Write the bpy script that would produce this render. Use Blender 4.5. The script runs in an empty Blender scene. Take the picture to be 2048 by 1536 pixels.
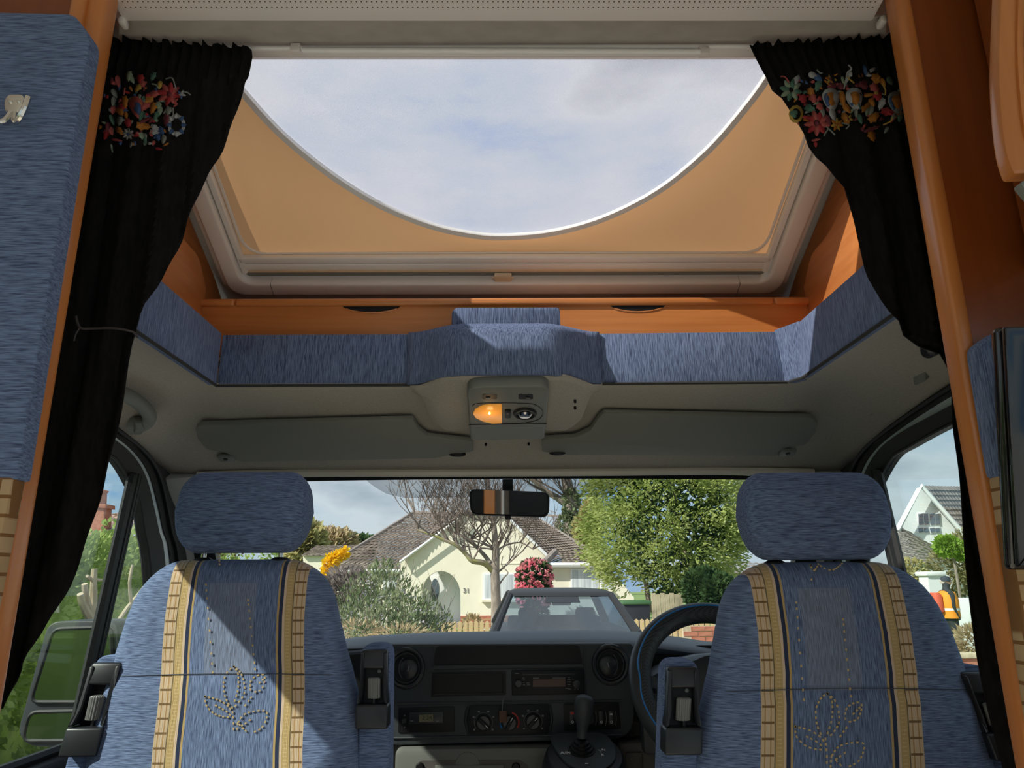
import bpy, bmesh, math, random
from mathutils import Vector, Matrix, noise

# ------------------------------------------------------------------ camera, sky, sun, exposure
sc = bpy.context.scene
COL = sc.collection
rad = math.radians
FPX, CX, CY = 1450.0, 1024.0, 768.0
CAM = Vector((0, 0, 1.6))
_p, _y, _r = rad(15.3), rad(.47), rad(.35)
FW = Vector((math.sin(_y) * math.cos(_p), math.cos(_y) * math.cos(_p), math.sin(_p)))
RT = Vector((math.cos(_y), -math.sin(_y), 0))
UP = RT.cross(FW)
RT, UP = RT * math.cos(_r) - UP * math.sin(_r), UP * math.cos(_r) + RT * math.sin(_r)

camd = bpy.data.cameras.new('camera')
camd.sensor_width = 36
camd.lens = FPX / 2048 * 36
camd.clip_start = .02
camd.clip_end = 500
cam = bpy.data.objects.new('camera', camd)
COL.objects.link(cam)
cam.matrix_world = Matrix((
    (RT.x, UP.x, -FW.x, CAM.x), (RT.y, UP.y, -FW.y, CAM.y), (RT.z, UP.z, -FW.z, CAM.z), (0, 0, 0, 1)))
sc.camera = cam

SUN_EL, SUN_AZ = rad(39.5), rad(60)          # sun stands behind the van, to the left
TOSUN = Vector((-math.sin(SUN_AZ) * math.cos(SUN_EL), -math.cos(SUN_AZ) * math.cos(SUN_EL), math.sin(SUN_EL)))
sund = bpy.data.lights.new('sun', 'SUN')
sund.energy = 6.6
sund.angle = rad(.6)
sund.color = (1, .95, .86)
sun = bpy.data.objects.new('sun', sund)
COL.objects.link(sun)
sun.rotation_euler = TOSUN.to_track_quat('Z', 'Y').to_euler()
sun.location = TOSUN * 30

wd = bpy.data.worlds.new('sky')
sc.world = wd
wd.use_nodes = True
nt = wd.node_tree
nt.nodes.clear()
def wn(t, **k):
    n = nt.nodes.new(t)
    for a, b in k.items():
        setattr(n, a, b)
    return n
w_out = wn('ShaderNodeOutputWorld'); w_bg = wn('ShaderNodeBackground')
w_tc = wn('ShaderNodeTexCoord'); w_mp = wn('ShaderNodeMapping')
w_mp.inputs['Scale'].default_value = (1.6, 1.6, 4.2)
w_mp.inputs['Location'].default_value = (.9, 2.3, .35)
w_n = wn('ShaderNodeTexNoise'); w_n.inputs['Scale'].default_value = 1.5
w_n.inputs['Detail'].default_value = 7; w_n.inputs['Roughness'].default_value = .55
w_cr = wn('ShaderNodeValToRGB')
w_cr.color_ramp.elements[0].position = .33; w_cr.color_ramp.elements[0].color = (.13, .33, .68, 1)
w_cr.color_ramp.elements[1].position = .41; w_cr.color_ramp.elements[1].color = (.40, .53, .66, 1)
e = w_cr.color_ramp.elements.new(.53); e.color = (.60, .66, .72, 1)
e = w_cr.color_ramp.elements.new(.66); e.color = (.30, .36, .43, 1)
w_sky = wn('ShaderNodeTexSky'); w_sky.sky_type = 'NISHITA'; w_sky.sun_disc = False
w_sky.sun_elevation = SUN_EL; w_sky.sun_rotation = math.pi + SUN_AZ
w_mix = wn('ShaderNodeMixRGB'); w_mix.blend_type = 'MIX'; w_mix.inputs[0].default_value = .02
nt.links.new(w_tc.outputs['Generated'], w_mp.inputs[0])
nt.links.new(w_mp.outputs[0], w_n.inputs['Vector'])
nt.links.new(w_n.outputs['Fac'], w_cr.inputs[0])
nt.links.new(w_cr.outputs[0], w_mix.inputs[1])
nt.links.new(w_sky.outputs[0], w_mix.inputs[2])
nt.links.new(w_mix.outputs[0], w_bg.inputs[0])
w_bg.inputs[1].default_value = 1.0
nt.links.new(w_bg.outputs[0], w_out.inputs[0])

vs = sc.view_settings
vs.view_transform = 'Standard'; vs.look = 'None'; vs.gamma = 1; vs.use_curve_mapping = False
vs.exposure = 0.0

# ------------------------------------------------------------------ pixel -> place
def ray(px, py):
    return FW * FPX + RT * (px - CX) - UP * (py - CY)
def P(px, py, Y=None, X=None, Z=None):
    d = ray(px, py)
    if Y is not None: t = (Y - CAM.y) / d.y
    elif X is not None: t = (X - CAM.x) / d.x
    else: t = (Z - CAM.z) / d.z
    return CAM + d * t
def PP(px, py, p0, n):
    d = ray(px, py)
    return CAM + d * ((p0 - CAM).dot(n) / d.dot(n))

# ------------------------------------------------------------------ mesh helpers
WL = {}
def V3(*a): return Vector(a)
def finish(o, parent, world):
    COL.objects.link(o)
    WL[o.name] = world.copy()
    if parent is not None:
        o.parent = parent
        o.location = world - WL[parent.name]
    else:
        o.location = world
    return o
def mk(name, vf, mat, parent=None, smooth=True, bevel=0, seg=2, uv=None, solid=0, sub=0, angle=38):
    V, Fc = vf
    V = [Vector(v) for v in V]
    lo = Vector((min(v.x for v in V), min(v.y for v in V), min(v.z for v in V)))
    hi = Vector((max(v.x for v in V), max(v.y for v in V), max(v.z for v in V)))
    c = (lo + hi) / 2
    me = bpy.data.meshes.new(name)
    me.from_pydata([v - c for v in V], [], Fc)
    if uv is not None:
        ul = me.uv_layers.new(name='UVMap')
        for lp in me.loops:
            ul.data[lp.index].uv = uv[lp.vertex_index]
    bm = bmesh.new(); bm.from_mesh(me)
    bmesh.ops.recalc_face_normals(bm, faces=bm.faces)
    if bevel:
        es = [e_ for e_ in bm.edges if len(e_.link_faces) == 2 and e_.calc_face_angle(0) > rad(25)]
        bmesh.ops.bevel(bm, geom=es, offset=bevel, segments=seg, affect='EDGES', profile=.5, clamp_overlap=True)
    bm.to_mesh(me); bm.free()
    if smooth:
        me.polygons.foreach_set('use_smooth', [True] * len(me.polygons))
        me.set_sharp_from_angle(angle=rad(angle))
    me.materials.append(mat)
    o = bpy.data.objects.new(name, me)
    if solid:
        m = o.modifiers.new('thickness', 'SOLIDIFY'); m.thickness = solid; m.offset = 0
    if sub:
        m = o.modifiers.new('smooth', 'SUBSURF'); m.levels = sub; m.render_levels = sub
    return finish(o, parent, c)
def tag(o, label, cat=None, group=None, kind=None):
    o['label'] = label
    if cat: o['category'] = cat
    if group: o['group'] = group
    if kind: o['kind'] = kind
    return o
def thing(name, label, cat, loc, group=None):
    o = bpy.data.objects.new(name, None)
    o.empty_display_size = .05
    finish(o, None, Vector(loc))
    return tag(o, label, cat, group)
def struct(o, label=None):
    o['kind'] = 'structure'
    if label: o['label'] = label
    return o
def dup(src, parent, world):
    o = src.copy()
    return finish(o, parent, Vector(world))

def merge(*vfs):
    V, Fc = [], []
    for v, f in vfs:
        k = len(V); V += list(v); Fc += [tuple(i + k for i in q) for q in f]
    return V, Fc
def box(c, s, M=None):
    V = []
    for x in (-.5, .5):
        for y in (-.5, .5):
            for z in (-.5, .5):
                v = Vector((x * s[0], y * s[1], z * s[2]))
                if M: v = M @ v
                V.append(v + Vector(c))
    return V, [(0, 1, 3, 2), (4, 6, 7, 5), (0, 4, 5, 1), (2, 3, 7, 6), (0, 2, 6, 4), (1, 5, 7, 3)]
def bx(x0, x1, y0, y1, z0, z1):
    return box(((x0 + x1) / 2, (y0 + y1) / 2, (z0 + z1) / 2), (x1 - x0, y1 - y0, z1 - z0))
def prism(poly, vec):
    n = len(poly); vec = Vector(vec)
    V = [Vector(p) for p in poly] + [Vector(p) + vec for p in poly]
    Fc = [tuple(range(n)), tuple(range(2 * n - 1, n - 1, -1))]
    Fc += [(i, (i + 1) % n, n + (i + 1) % n, n + i) for i in range(n)]
    return V, Fc
def grid(rows, closed=False):
    n = len(rows[0]); V = [Vector(p) for r in rows for p in r]; Fc = []
    for i in range(len(rows) - 1):
        for j in range(n if closed else n - 1):
            k = (j + 1) % n
            Fc.append((i * n + j, i * n + k, (i + 1) * n + k, (i + 1) * n + j))
    return V, Fc
def loft(rows, cap=True):
    V, Fc = grid(rows, True)
    n = len(rows[0])
    if cap:
        Fc.append(tuple(range(n))); Fc.append(tuple(range(len(V) - 1, len(V) - n - 1, -1)))
    return V, Fc
def tube(path, r, n=8, closed=False, flat=1.0):
    path = [Vector(p) for p in path]; m = len(path); rows = []
    nrm = None
    for i, p in enumerate(path):
        a = path[(i - 1) % m] if (closed or i > 0) else p
        b = path[(i + 1) % m] if (closed or i < m - 1) else p
        t = (b - a).normalized()
        if nrm is None:
            ref = Vector((0, 0, 1)) if abs(t.z) < .9 else Vector((1, 0, 0))
            nrm = t.cross(ref).normalized()
        nrm = (nrm - t * nrm.dot(t)).normalized()
        bn = t.cross(nrm)
        rr = r[i] if isinstance(r, (list, tuple)) else r
        rows.append([p + (nrm * math.cos(2 * math.pi * k / n) + bn * math.sin(2 * math.pi * k / n) * flat) * rr for k in range(n)])
    if closed:
        rows.append(rows[0])
        return grid(rows, True)
    return loft(rows)
def lathe(c, axis, prof, n=24, up=None):
    axis = Vector(axis).normalized()
    ref = Vector(up) if up else (Vector((0, 0, 1)) if abs(axis.z) < .9 else Vector((1, 0, 0)))
    a = axis.cross(ref).normalized(); b = axis.cross(a)
    rows = [[Vector(c) + axis * h + (a * math.cos(2 * math.pi * k / n) + b * math.sin(2 * math.pi * k / n)) * r for k in range(n)] for r, h in prof]
    return loft(rows)
def smooth_path(pts, n=6, closed=False):
    pts = [Vector(p) for p in pts]; out = []; m = len(pts)
    rng = range(m if closed else m - 1)
    for i in rng:
        p0 = pts[(i - 1) % m] if (closed or i > 0) else pts[i]
        p1, p2 = pts[i], pts[(i + 1) % m]
        p3 = pts[(i + 2) % m] if (closed or i + 2 < m) else p2
        for k in range(n):
            t = k / n
            out.append(.5 * ((2 * p1) + (-p0 + p2) * t + (2 * p0 - 5 * p1 + 4 * p2 - p3) * t * t + (-p0 + 3 * p1 - 3 * p2 + p3) * t ** 3))
    if not closed: out.append(pts[-1])
    return out
def round_poly(pts, r, n=5):
    """2D/3D polygon with rounded corners; r may be a list"""
    pts = [Vector(p) for p in pts]; out = []; m = len(pts)
    for i, p in enumerate(pts):
        rr = r[i] if isinstance(r, (list, tuple)) else r
        if rr <= 0: out.append(p); continue
        a = (pts[i - 1] - p); b = (pts[(i + 1) % m] - p)
        q = min(rr, a.length * .49, b.length * .49)
        a = p + a.normalized() * q; b = p + b.normalized() * q
        for k in range(n + 1):
            t = k / n
            out.append(a * (1 - t) ** 2 + p * 2 * t * (1 - t) + b * t * t)
    return out
def circ(c, u, v, ru, rv, n=24):
    return [Vector(c) + Vector(u) * ru * math.cos(2 * math.pi * k / n) + Vector(v) * rv * math.sin(2 * math.pi * k / n) for k in range(n)]
def interp(pts, t):
    if t <= pts[0][0]: return pts[0][1]
    for (a, va), (b, vb) in zip(pts, pts[1:]):
        if t <= b: return va + (vb - va) * (t - a) / (b - a)
    return pts[-1][1]
def text_mesh(name, body, size, c, right, up, mat, parent, depth=.0006):
    cu = bpy.data.curves.new(name, 'FONT'); cu.body = body; cu.size = size
    cu.align_x = 'CENTER'; cu.align_y = 'CENTER'; cu.extrude = depth
    tmp = bpy.data.objects.new(name, cu); COL.objects.link(tmp)
    me = bpy.data.meshes.new_from_object(tmp.evaluated_get(bpy.context.evaluated_depsgraph_get()))
    bpy.data.objects.remove(tmp)
    right = Vector(right).normalized(); up = Vector(up).normalized(); nn = right.cross(up)
    V = [Vector(c) + right * v.co.x + up * v.co.y + nn * v.co.z for v in me.vertices]
    Fc = [tuple(p.vertices) for p in me.polygons]
    return mk(name, (V, Fc), mat, parent, smooth=False)

# ------------------------------------------------------------------ materials
def new_mat(name):
    m = bpy.data.materials.new(name); m.use_nodes = True
    t = m.node_tree
    return m, t, t.nodes['Principled BSDF']
def pm(name, c1, c2=None, s=(1, 1, 1), lo=.38, hi=.62, rough=.5, metal=0, bump=0, bd=.002, sheen=0, coat=0, detail=3, spec=.5, emit=None, es=0):
    m, t, b = new_mat(name)
    b.inputs['Base Color'].default_value = (*c1, 1)
    b.inputs['Roughness'].default_value = rough
    b.inputs['Metallic'].default_value = metal
    b.inputs['Specular IOR Level'].default_value = spec
    if sheen:
        b.inputs['Sheen Weight'].default_value = sheen; b.inputs['Sheen Roughness'].default_value = .5
        b.inputs['Sheen Tint'].default_value = (min(1, c1[0] * 3 + .1), min(1, c1[1] * 3 + .1), min(1, c1[2] * 3 + .1), 1)
    if coat:
        b.inputs['Coat Weight'].default_value = coat; b.inputs['Coat Roughness'].default_value = .15
    if emit:
        b.inputs['Emission Color'].default_value = (*emit, 1); b.inputs['Emission Strength'].default_value = es
    if c2 is not None or bump:
        tc = t.nodes.new('ShaderNodeTexCoord'); mp = t.nodes.new('ShaderNodeMapping')
        mp.inputs['Scale'].default_value = s
        nz = t.nodes.new('ShaderNodeTexNoise'); nz.inputs['Scale'].default_value = 1; nz.inputs['Detail'].default_value = detail
        t.links.new(tc.outputs['Object'], mp.inputs[0]); t.links.new(mp.outputs[0], nz.inputs['Vector'])
        if c2 is not None:
            cr = t.nodes.new('ShaderNodeValToRGB')
            cr.color_ramp.elements[0].position = lo; cr.color_ramp.elements[0].color = (*c1, 1)
            cr.color_ramp.elements[1].position = hi; cr.color_ramp.elements[1].color = (*c2, 1)
            t.links.new(nz.outputs['Fac'], cr.inputs[0]); t.links.new(cr.outputs[0], b.inputs['Base Color'])
        if bump:
            bp = t.nodes.new('ShaderNodeBump'); bp.inputs['Strength'].default_value = bump; bp.inputs['Distance'].default_value = bd
            t.links.new(nz.outputs['Fac'], bp.inputs['Height']); t.links.new(bp.outputs[0], b.inputs['Normal'])
    return m
def glass_mat(name, tint=(1, 1, 1), gloss=.06, rough=.0, haze=0.0):
    m = bpy.data.materials.new(name); m.use_nodes = True; t = m.node_tree; t.nodes.clear()
    o = t.nodes.new('ShaderNodeOutputMaterial'); tr = t.nodes.new('ShaderNodeBsdfTransparent'); gl = t.nodes.new('ShaderNodeBsdfGlossy')
    tr.inputs[0].default_value = (*tint, 1); gl.inputs['Roughness'].default_value = rough
    mx = t.nodes.new('ShaderNodeMixShader'); mx.inputs[0].default_value = gloss
    t.links.new(tr.outputs[0], mx.inputs[1]); t.links.new(gl.outputs[0], mx.inputs[2])
    t.links.new(mx.outputs[0], o.inputs[0])
    return m

WOODC = ((.66, .245, .072), (.56, .19, .05))
m_woodz = pm('wood_grain_upright', (.66, .235, .06), (.54, .175, .04), s=(60, 60, 2.2), lo=.3, hi=.7, rough=.32, bump=.05, coat=.35)
m_woodx = pm('wood_grain_lengthwise', *WOODC, s=(3, 45, 90), lo=.3, hi=.7, rough=.34, bump=.05, coat=.3)
m_woody = pm('wood_grain_fore_aft', *WOODC, s=(60, 4, 60), lo=.3, hi=.7, rough=.36, bump=.05, coat=.25)
m_wooddark = pm('wood_red_brown', (.27, .062, .010), (.21, .045, .006), s=(40, 40, 2.0), lo=.3, hi=.7, rough=.36, bump=.04, coat=.3)
NAVY1, NAVY2 = (.054, .072, .138), (.205, .268, .430)
m_fabz = pm('chenille_upright', NAVY1, NAVY2, s=(560, 560, 42), lo=.30, hi=.66, rough=.95, bump=.6, bd=.003, sheen=.5, spec=.1, detail=4)
m_fabx = pm('chenille_lengthwise', NAVY1, (.19, .26, .43), s=(45, 150, 560), lo=.30, hi=.68, rough=.95, bump=.6, bd=.003, sheen=.5, spec=.1, detail=4)
m_head = pm('headliner_felt', (.47, .43, .37), (.39, .355, .305), s=(260, 260, 260), lo=.3, hi=.7, rough=.97, bump=.25, bd=.001, spec=.1)
m_greypl = pm('grey_plastic', (.20, .205, .185), rough=.55, bump=.06, s=(500, 500, 500), bd=.0004)
m_visor = pm('visor_vinyl', (.21, .205, .18), rough=.7, bump=.08, s=(300, 300, 300), bd=.0006)
m_dash = pm('dash_plastic', (.040, .046, .052), (.034, .039, .045), s=(400, 400, 400), rough=.55, bump=.15, bd=.0005)
m_dashtop = pm('dash_plastic_skylit', (.10, .115, .14), rough=.45, bump=.15, s=(400, 400, 400), bd=.0005)  # dash plastic made paler and bluer, sky light put into the colour
m_black = pm('black_plastic', (.007, .007, .008), rough=.5, spec=.3)
m_blackgl = pm('black_gloss', (.006, .006, .007), rough=.08, coat=.5)
m_charc = pm('charcoal_plastic', (.018, .019, .023), rough=.38, bump=.08, s=(600, 600, 600), bd=.0003)
m_knob = pm('ribbed_grey_plastic', (.16, .16, .155), rough=.5)
m_lowgrey = pm('lower_console_grey', (.14, .14, .125), rough=.6, bump=.12, s=(400, 400, 400), bd=.0005)
m_brown = pm('lower_dash_brown', (.085, .075, .066), rough=.65, bump=.1, s=(400, 400, 400), bd=.0005)
m_beige = pm('beige_vinyl', (.80, .64, .45), (.76, .60, .415), s=(30, 30, 30), rough=.55, bump=.12, bd=.001)
def blind_cloth():
    m, t, b = new_mat('beige_blind_cloth')
    b.inputs['Base Color'].default_value = (.86, .54, .30, 1); b.inputs['Roughness'].default_value = .6
    tl = t.nodes.new('ShaderNodeBsdfTranslucent'); tl.inputs[0].default_value = (.80, .46, .22, 1)
    mx = t.nodes.new('ShaderNodeMixShader'); mx.inputs[0].default_value = .20
    o = t.nodes['Material Output']
    t.links.new(b.outputs[0], mx.inputs[1]); t.links.new(tl.outputs[0], mx.inputs[2]); t.links.new(mx.outputs[0], o.inputs[0])
    return m
m_blind = blind_cloth()
m_whitepl = pm('white_plastic', (.86, .80, .76), rough=.4)
m_alu = pm('white_aluminium', (.90, .88, .86), rough=.3)
m_pleat = pm('pleated_fabric', (.50, .46, .42), (.45, .41, .37), s=(20, 20, 20), rough=.9)
m_curt = pm('black_cotton', (.006, .0055, .006), (.011, .010, .010), s=(200, 200, 40), rough=.9, bump=.2, bd=.001, sheen=.05, spec=.1)
m_chrome = pm('chrome', (.75, .72, .68), rough=.18, metal=1)
m_rubber = pm('rubber_seal', (.012, .013, .014), rough=.6)
m_sealfab = pm('felt_seal', (.035, .035, .033), rough=.9, bump=.3, s=(400, 400, 400), bd=.001)
m_paintb = pm('pale_blue_paint', (.56, .63, .68), rough=.25, coat=.4)
m_pillar = pm('pale_grey_trim', (.46, .455, .42), rough=.6)
m_headtrim = pm('beige_header_trim', (.62, .56, .47), rough=.55)
m_vanwhite = pm('white_body_paint', (.72, .72, .70), rough=.3, coat=.3)
m_mirror = pm('mirror_glass', (.82, .84, .84), rough=.02, metal=1)
m_mirror2 = pm('dimmed_mirror_glass', (.48, .53, .52), rough=.12, metal=1)  # greyed and roughened to dim the reflection in the door mirrors
m_lens = pm('amber_lens', (.85, .40, .08), rough=.25, emit=(1, .36, .04), es=.38)
m_bulb = pm('lit_bulb', (1, .9, .6), emit=(1, .75, .35), es=5)
m_reflector = pm('lamp_reflector', (.5, .48, .45), rough=.12, metal=1)
m_white = pm('white_print', (.75, .75, .73), rough=.6)
m_gold = pm('gold_thread', (.55, .40, .19), rough=.8)
m_red = pm('red_print', (.42, .035, .03), rough=.5)
m_blue = pm('blue_piping', (.02, .20, .55), rough=.4)
m_lcd = pm('lcd_olive', (.16, .14, .07), rough=.3)
m_lcdbrown = pm('lcd_brown', (.07, .030, .018), rough=.3)
m_lcdtext = pm('lcd_segments', (.012, .012, .008), rough=.5)
m_fob = pm('brown_leather', (.10, .04, .022), rough=.7)
m_win = glass_mat('window_glass', (.93, .96, .95), .05)
m_doorglass = glass_mat('door_glass', (.90, .95, .93), .07)

def mesh_screen():
    m = bpy.data.materials.new('fine_white_mesh'); m.use_nodes = True; t = m.node_tree; t.nodes.clear()
    o = t.nodes.new('ShaderNodeOutputMaterial'); tr = t.nodes.new('ShaderNodeBsdfTransparent')
    df = t.nodes.new('ShaderNodeBsdfDiffuse'); tl = t.nodes.new('ShaderNodeBsdfTranslucent'); ad = t.nodes.new('ShaderNodeMixShader')
    df.inputs[0].default_value = (.80, .70, .72, 1); tl.inputs[0].default_value = (.80, .70, .72, 1)
    ad.inputs[0].default_value = .6
    t.links.new(df.outputs[0], ad.inputs[1]); t.links.new(tl.outputs[0], ad.inputs[2])
    tc = t.nodes.new('ShaderNodeTexCoord')
    facs = []
    for rot in (0, math.pi / 2):
        mp = t.nodes.new('ShaderNodeMapping'); mp.inputs['Rotation'].default_value = (0, 0, rot + .6)
        wv = t.nodes.new('ShaderNodeTexWave'); wv.inputs['Scale'].default_value = 140; wv.inputs['Distortion'].default_value = .3
        t.links.new(tc.outputs['Object'], mp.inputs[0]); t.links.new(mp.outputs[0], wv.inputs[0]); facs.append(wv)
    mx2 = t.nodes.new('ShaderNodeMath'); mx2.operation = 'MAXIMUM'
    t.links.new(facs[0].outputs['Fac'], mx2.inputs[0]); t.links.new(facs[1].outputs['Fac'], mx2.inputs[1])
    mr = t.nodes.new('ShaderNodeMapRange'); mr.inputs['From Min'].default_value = .2; mr.inputs['From Max'].default_value = 1
    mr.inputs['To Min'].default_value = .28; mr.inputs['To Max'].default_value = .48
    t.links.new(mx2.outputs[0], mr.inputs[0])
    mx = t.nodes.new('ShaderNodeMixShader')
    t.links.new(mr.outputs[0], mx.inputs[0]); t.links.new(tr.outputs[0], mx.inputs[1]); t.links.new(ad.outputs[0], mx.inputs[2])
    t.links.new(mx.outputs[0], o.inputs[0])
    return m
m_screen = mesh_screen()

def seat_mat():
    """blue chenille with woven tan bands; UV = metres across / up the back"""
    m, t, b = new_mat('seat_weave')
    N = t.nodes.new; L = t.links.new
    def math_(op, a, b_=None, c=None):
        n = N('ShaderNodeMath'); n.operation = op
        for i, v in enumerate((a, b_, c)):
            if v is None: continue
            if isinstance(v, (int, float)): n.inputs[i].default_value = v
            else: L(v, n.inputs[i])
        return n.outputs[0]
    uvn = N('ShaderNodeUVMap'); sp = N('ShaderNodeSeparateXYZ'); L(uvn.outputs[0], sp.inputs[0])
    u, v = sp.outputs[0], sp.outputs[1]
    au = math_('ABSOLUTE', u)
    fac = math_('DIVIDE', au, .16)
    def streak(s):
        mp = N('ShaderNodeMapping'); mp.inputs['Scale'].default_value = s
        nz = N('ShaderNodeTexNoise'); nz.inputs['Scale'].default_value = 1; nz.inputs['Detail'].default_value = 4
        L(uvn.outputs[0], mp.inputs[0]); L(mp.outputs[0], nz.inputs['Vector'])
        return nz.outputs['Fac']
    side = math_('GREATER_THAN', fac, .82)
    sx = streak((48, 560, 1)); sz = streak((560, 44, 1))
    mixn = N('ShaderNodeMix'); mixn.data_type = 'FLOAT'
    L(side, mixn.inputs[0]); L(sz, mixn.inputs[2]); L(sx, mixn.inputs[3])
    st = mixn.outputs[0]
    cr = N('ShaderNodeValToRGB'); cr.color_ramp.elements[0].position = .30; cr.color_ramp.elements[0].color = (*NAVY1, 1)
    cr.color_ramp.elements[1].position = .68; cr.color_ramp.elements[1].color = (.215, .285, .46, 1)
    L(st, cr.inputs[0])
    # bands
    br = N('ShaderNodeValToRGB'); br.color_ramp.interpolation = 'CONSTANT'
    k = br.color_ramp
    stops = [(0, (0, 0, 0, 0)), (.498, (.50, .34, .14, 1)), (.522, (.03, .04, .08, 1)), (.565, (.66, .50, .36, 1)), (.590, (.52, .36, .16, 1)),
             (.672, (.16, .12, .06, 1)), (.684, (.60, .44, .28, 1)), (.715, (.42, .24, .09, 1)), (.728, (.62, .46, .31, 1)), (.775, (.42, .24, .09, 1)),
             (.788, (.60, .44, .28, 1)), (.822, (0, 0, 0, 0))]
    k.elements[0].position = 0; k.elements[0].color = stops[0][1]
    k.elements[1].position = stops[1][0]; k.elements[1].color = stops[1][1]
    for p_, c_ in stops[2:]:
        e_ = k.elements.new(p_); e_.color = c_
    L(fac, br.inputs[0])
    # cell dashes
    fr = math_('FRACT', math_('DIVIDE', v, .0235))
    dash = math_('MULTIPLY', math_('LESS_THAN', fr, .15), math_('GREATER_THAN', fac, .69))
    dash = math_('MULTIPLY', dash, math_('LESS_THAN', fac, .815))
    # small beads on the plain stripe
    bd1 = math_('MULTIPLY', math_('LESS_THAN', math_('FRACT', math_('DIVIDE', v, .006)), .3), math_('MULTIPLY', math_('GREATER_THAN', fac, .61), math_('LESS_THAN', fac, .655)))
    m1 = N('ShaderNodeMixRGB'); L(br.outputs['Alpha'], m1.inputs[0]); L(cr.outputs[0], m1.inputs[1]); L(br.outputs[0], m1.inputs[2])
    m2 = N('ShaderNodeMixRGB'); L(dash, m2.inputs[0]); L(m1.outputs[0], m2.inputs[1]); m2.inputs[2].default_value = (.20, .12, .05, 1)
    m3 = N('ShaderNodeMixRGB'); L(math_('MULTIPLY', bd1, .5), m3.inputs[0]); L(m2.outputs[0], m3.inputs[1]); m3.inputs[2].default_value = (.72, .54, .28, 1)
    # paler woven oblong in the middle
    ob = math_('MULTIPLY', math_('LESS_THAN', math_('ABSOLUTE', math_('ADD', u, .008)), .046), math_('LESS_THAN', math_('ABSOLUTE', math_('ADD', v, .128)), .082))
    m4 = N('ShaderNodeMixRGB'); L(math_('MULTIPLY', ob, .22), m4.inputs[0]); L(m3.outputs[0], m4.inputs[1]); m4.inputs[2].default_value = (.36, .34, .34, 1)
    L(m4.outputs[0], b.inputs['Base Color'])
    b.inputs['Roughness'].default_value = .95; b.inputs['Specular IOR Level'].default_value = .1
    b.inputs['Sheen Weight'].default_value = .45; b.inputs['Sheen Tint'].default_value = (.4, .5, .7, 1)
    bp = N('ShaderNodeBump'); bp.inputs['Strength'].default_value = .5; bp.inputs['Distance'].default_value = .003
    hgt = math_('SUBTRACT', math_('ADD', st, math_('MULTIPLY', br.outputs['Alpha'], .5)), math_('MULTIPLY', dash, .6))
    L(hgt, bp.inputs['Height']); L(bp.outputs[0], b.inputs['Normal'])
    return m
m_seat = seat_mat()

def band_mat():
    m, t, b = new_mat('tan_check_weave')
    tc = t.nodes.new('ShaderNodeTexCoord'); mp = t.nodes.new('ShaderNodeMapping'); mp.inputs['Rotation'].default_value = (rad(90), 0, 0)
    bk = t.nodes.new('ShaderNodeTexBrick'); bk.inputs['Scale'].default_value = 22; bk.offset = 0
    bk.inputs['Color1'].default_value = (.50, .34, .19, 1); bk.inputs['Color2'].default_value = (.46, .30, .15, 1); bk.inputs['Mortar'].default_value = (.22, .10, .03, 1)
    bk.inputs['Mortar Size'].default_value = .05; bk.inputs['Brick Width'].default_value = .35; bk.inputs['Row Height'].default_value = .5
    t.links.new(tc.outputs['Object'], mp.inputs[0]); t.links.new(mp.outputs[0], bk.inputs[0]); t.links.new(bk.outputs[0], b.inputs['Base Color'])
    b.inputs['Roughness'].default_value = .9
    return m
m_band = band_mat()

def band(A, B, vec):
    """solid strip between two polylines of equal length, thickened by vec"""
    n = len(A); vec = Vector(vec)
    V = [Vector(p) for p in A] + [Vector(p) for p in B]
    V += [v + vec for v in V]
    Fc = []
    for i in range(n - 1):
        Fc += [(i, i + 1, n + i + 1, n + i), (2 * n + i, 3 * n + i, 3 * n + i + 1, 2 * n + i + 1),
               (i, 2 * n + i, 2 * n + i + 1, i + 1), (n + i, n + i + 1, 3 * n + i + 1, 3 * n + i)]
    for i in (0, n - 1):
        Fc.append((i, n + i, 3 * n + i, 2 * n + i))
    return V, Fc

# ================================================================== van shell (structure)
def holed_plate(axis, a, b0, b1, c0, c1, hb0, hb1, hc0, hc1, th):
    """plate at axis=a spanning b,c with a rectangular hole"""
    def q(b, b_, c, c_):
        if axis == 'x': return bx(a, a + th, b, b_, c, c_)
        if axis == 'z': return bx(b, b_, c, c_, a, a + th)
        return bx(b, b_, a, a + th, c, c_)
    return merge(q(b0, hb0, c0, c1), q(hb1, b1, c0, c1), q(hb0, hb1, c0, hc0), q(hb0, hb1, hc1, c1))

m_floor = pm('vinyl_floor', (.72, .64, .54), (.66, .58, .48), s=(40, 4, 4), rough=.5)  # unseen floor, made pale to bounce sunlight as fill
m_ceil = pm('pale_ceiling_panel', (.82, .79, .74), rough=.7, bump=.05, s=(80, 80, 80))
m_wallp = pm('pale_wall_panel', (.82, .77, .70), rough=.7, bump=.05, s=(80, 80, 80))  # unseen walls, kept pale for bounce light
struct(mk('floor', bx(-1.08, 1.08, -2.3, 2.2, .55, .60), m_floor), 'pale vinyl floor of the van, lightened for bounce')
struct(mk('ceiling', holed_plate('z', 2.62, -1.12, 1.12, -2.34, 1.13, -.55, .55, -1.9, -.7, .04), m_ceil), 'pale ceiling panel of the living area')
for nm, s in (('left', -1), ('right', 1)):
    x0 = -1.12 if s < 0 else 1.08
    struct(mk('wall_' + nm, holed_plate('x', x0, -2.34, .95, .55, 2.66, -2.22, .33, .75, 2.46, .04), m_wallp), 'pale side wall of the living area')
    w = struct(mk('window_%d' % (1 if s < 0 else 2), bx(x0 + .015, x0 + .025, -2.23, .34, .74, 2.47), m_win), 'unseen side window of the living area, enlarged for fill light')  # unseen side openings, enlarged to let in fill light
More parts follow.
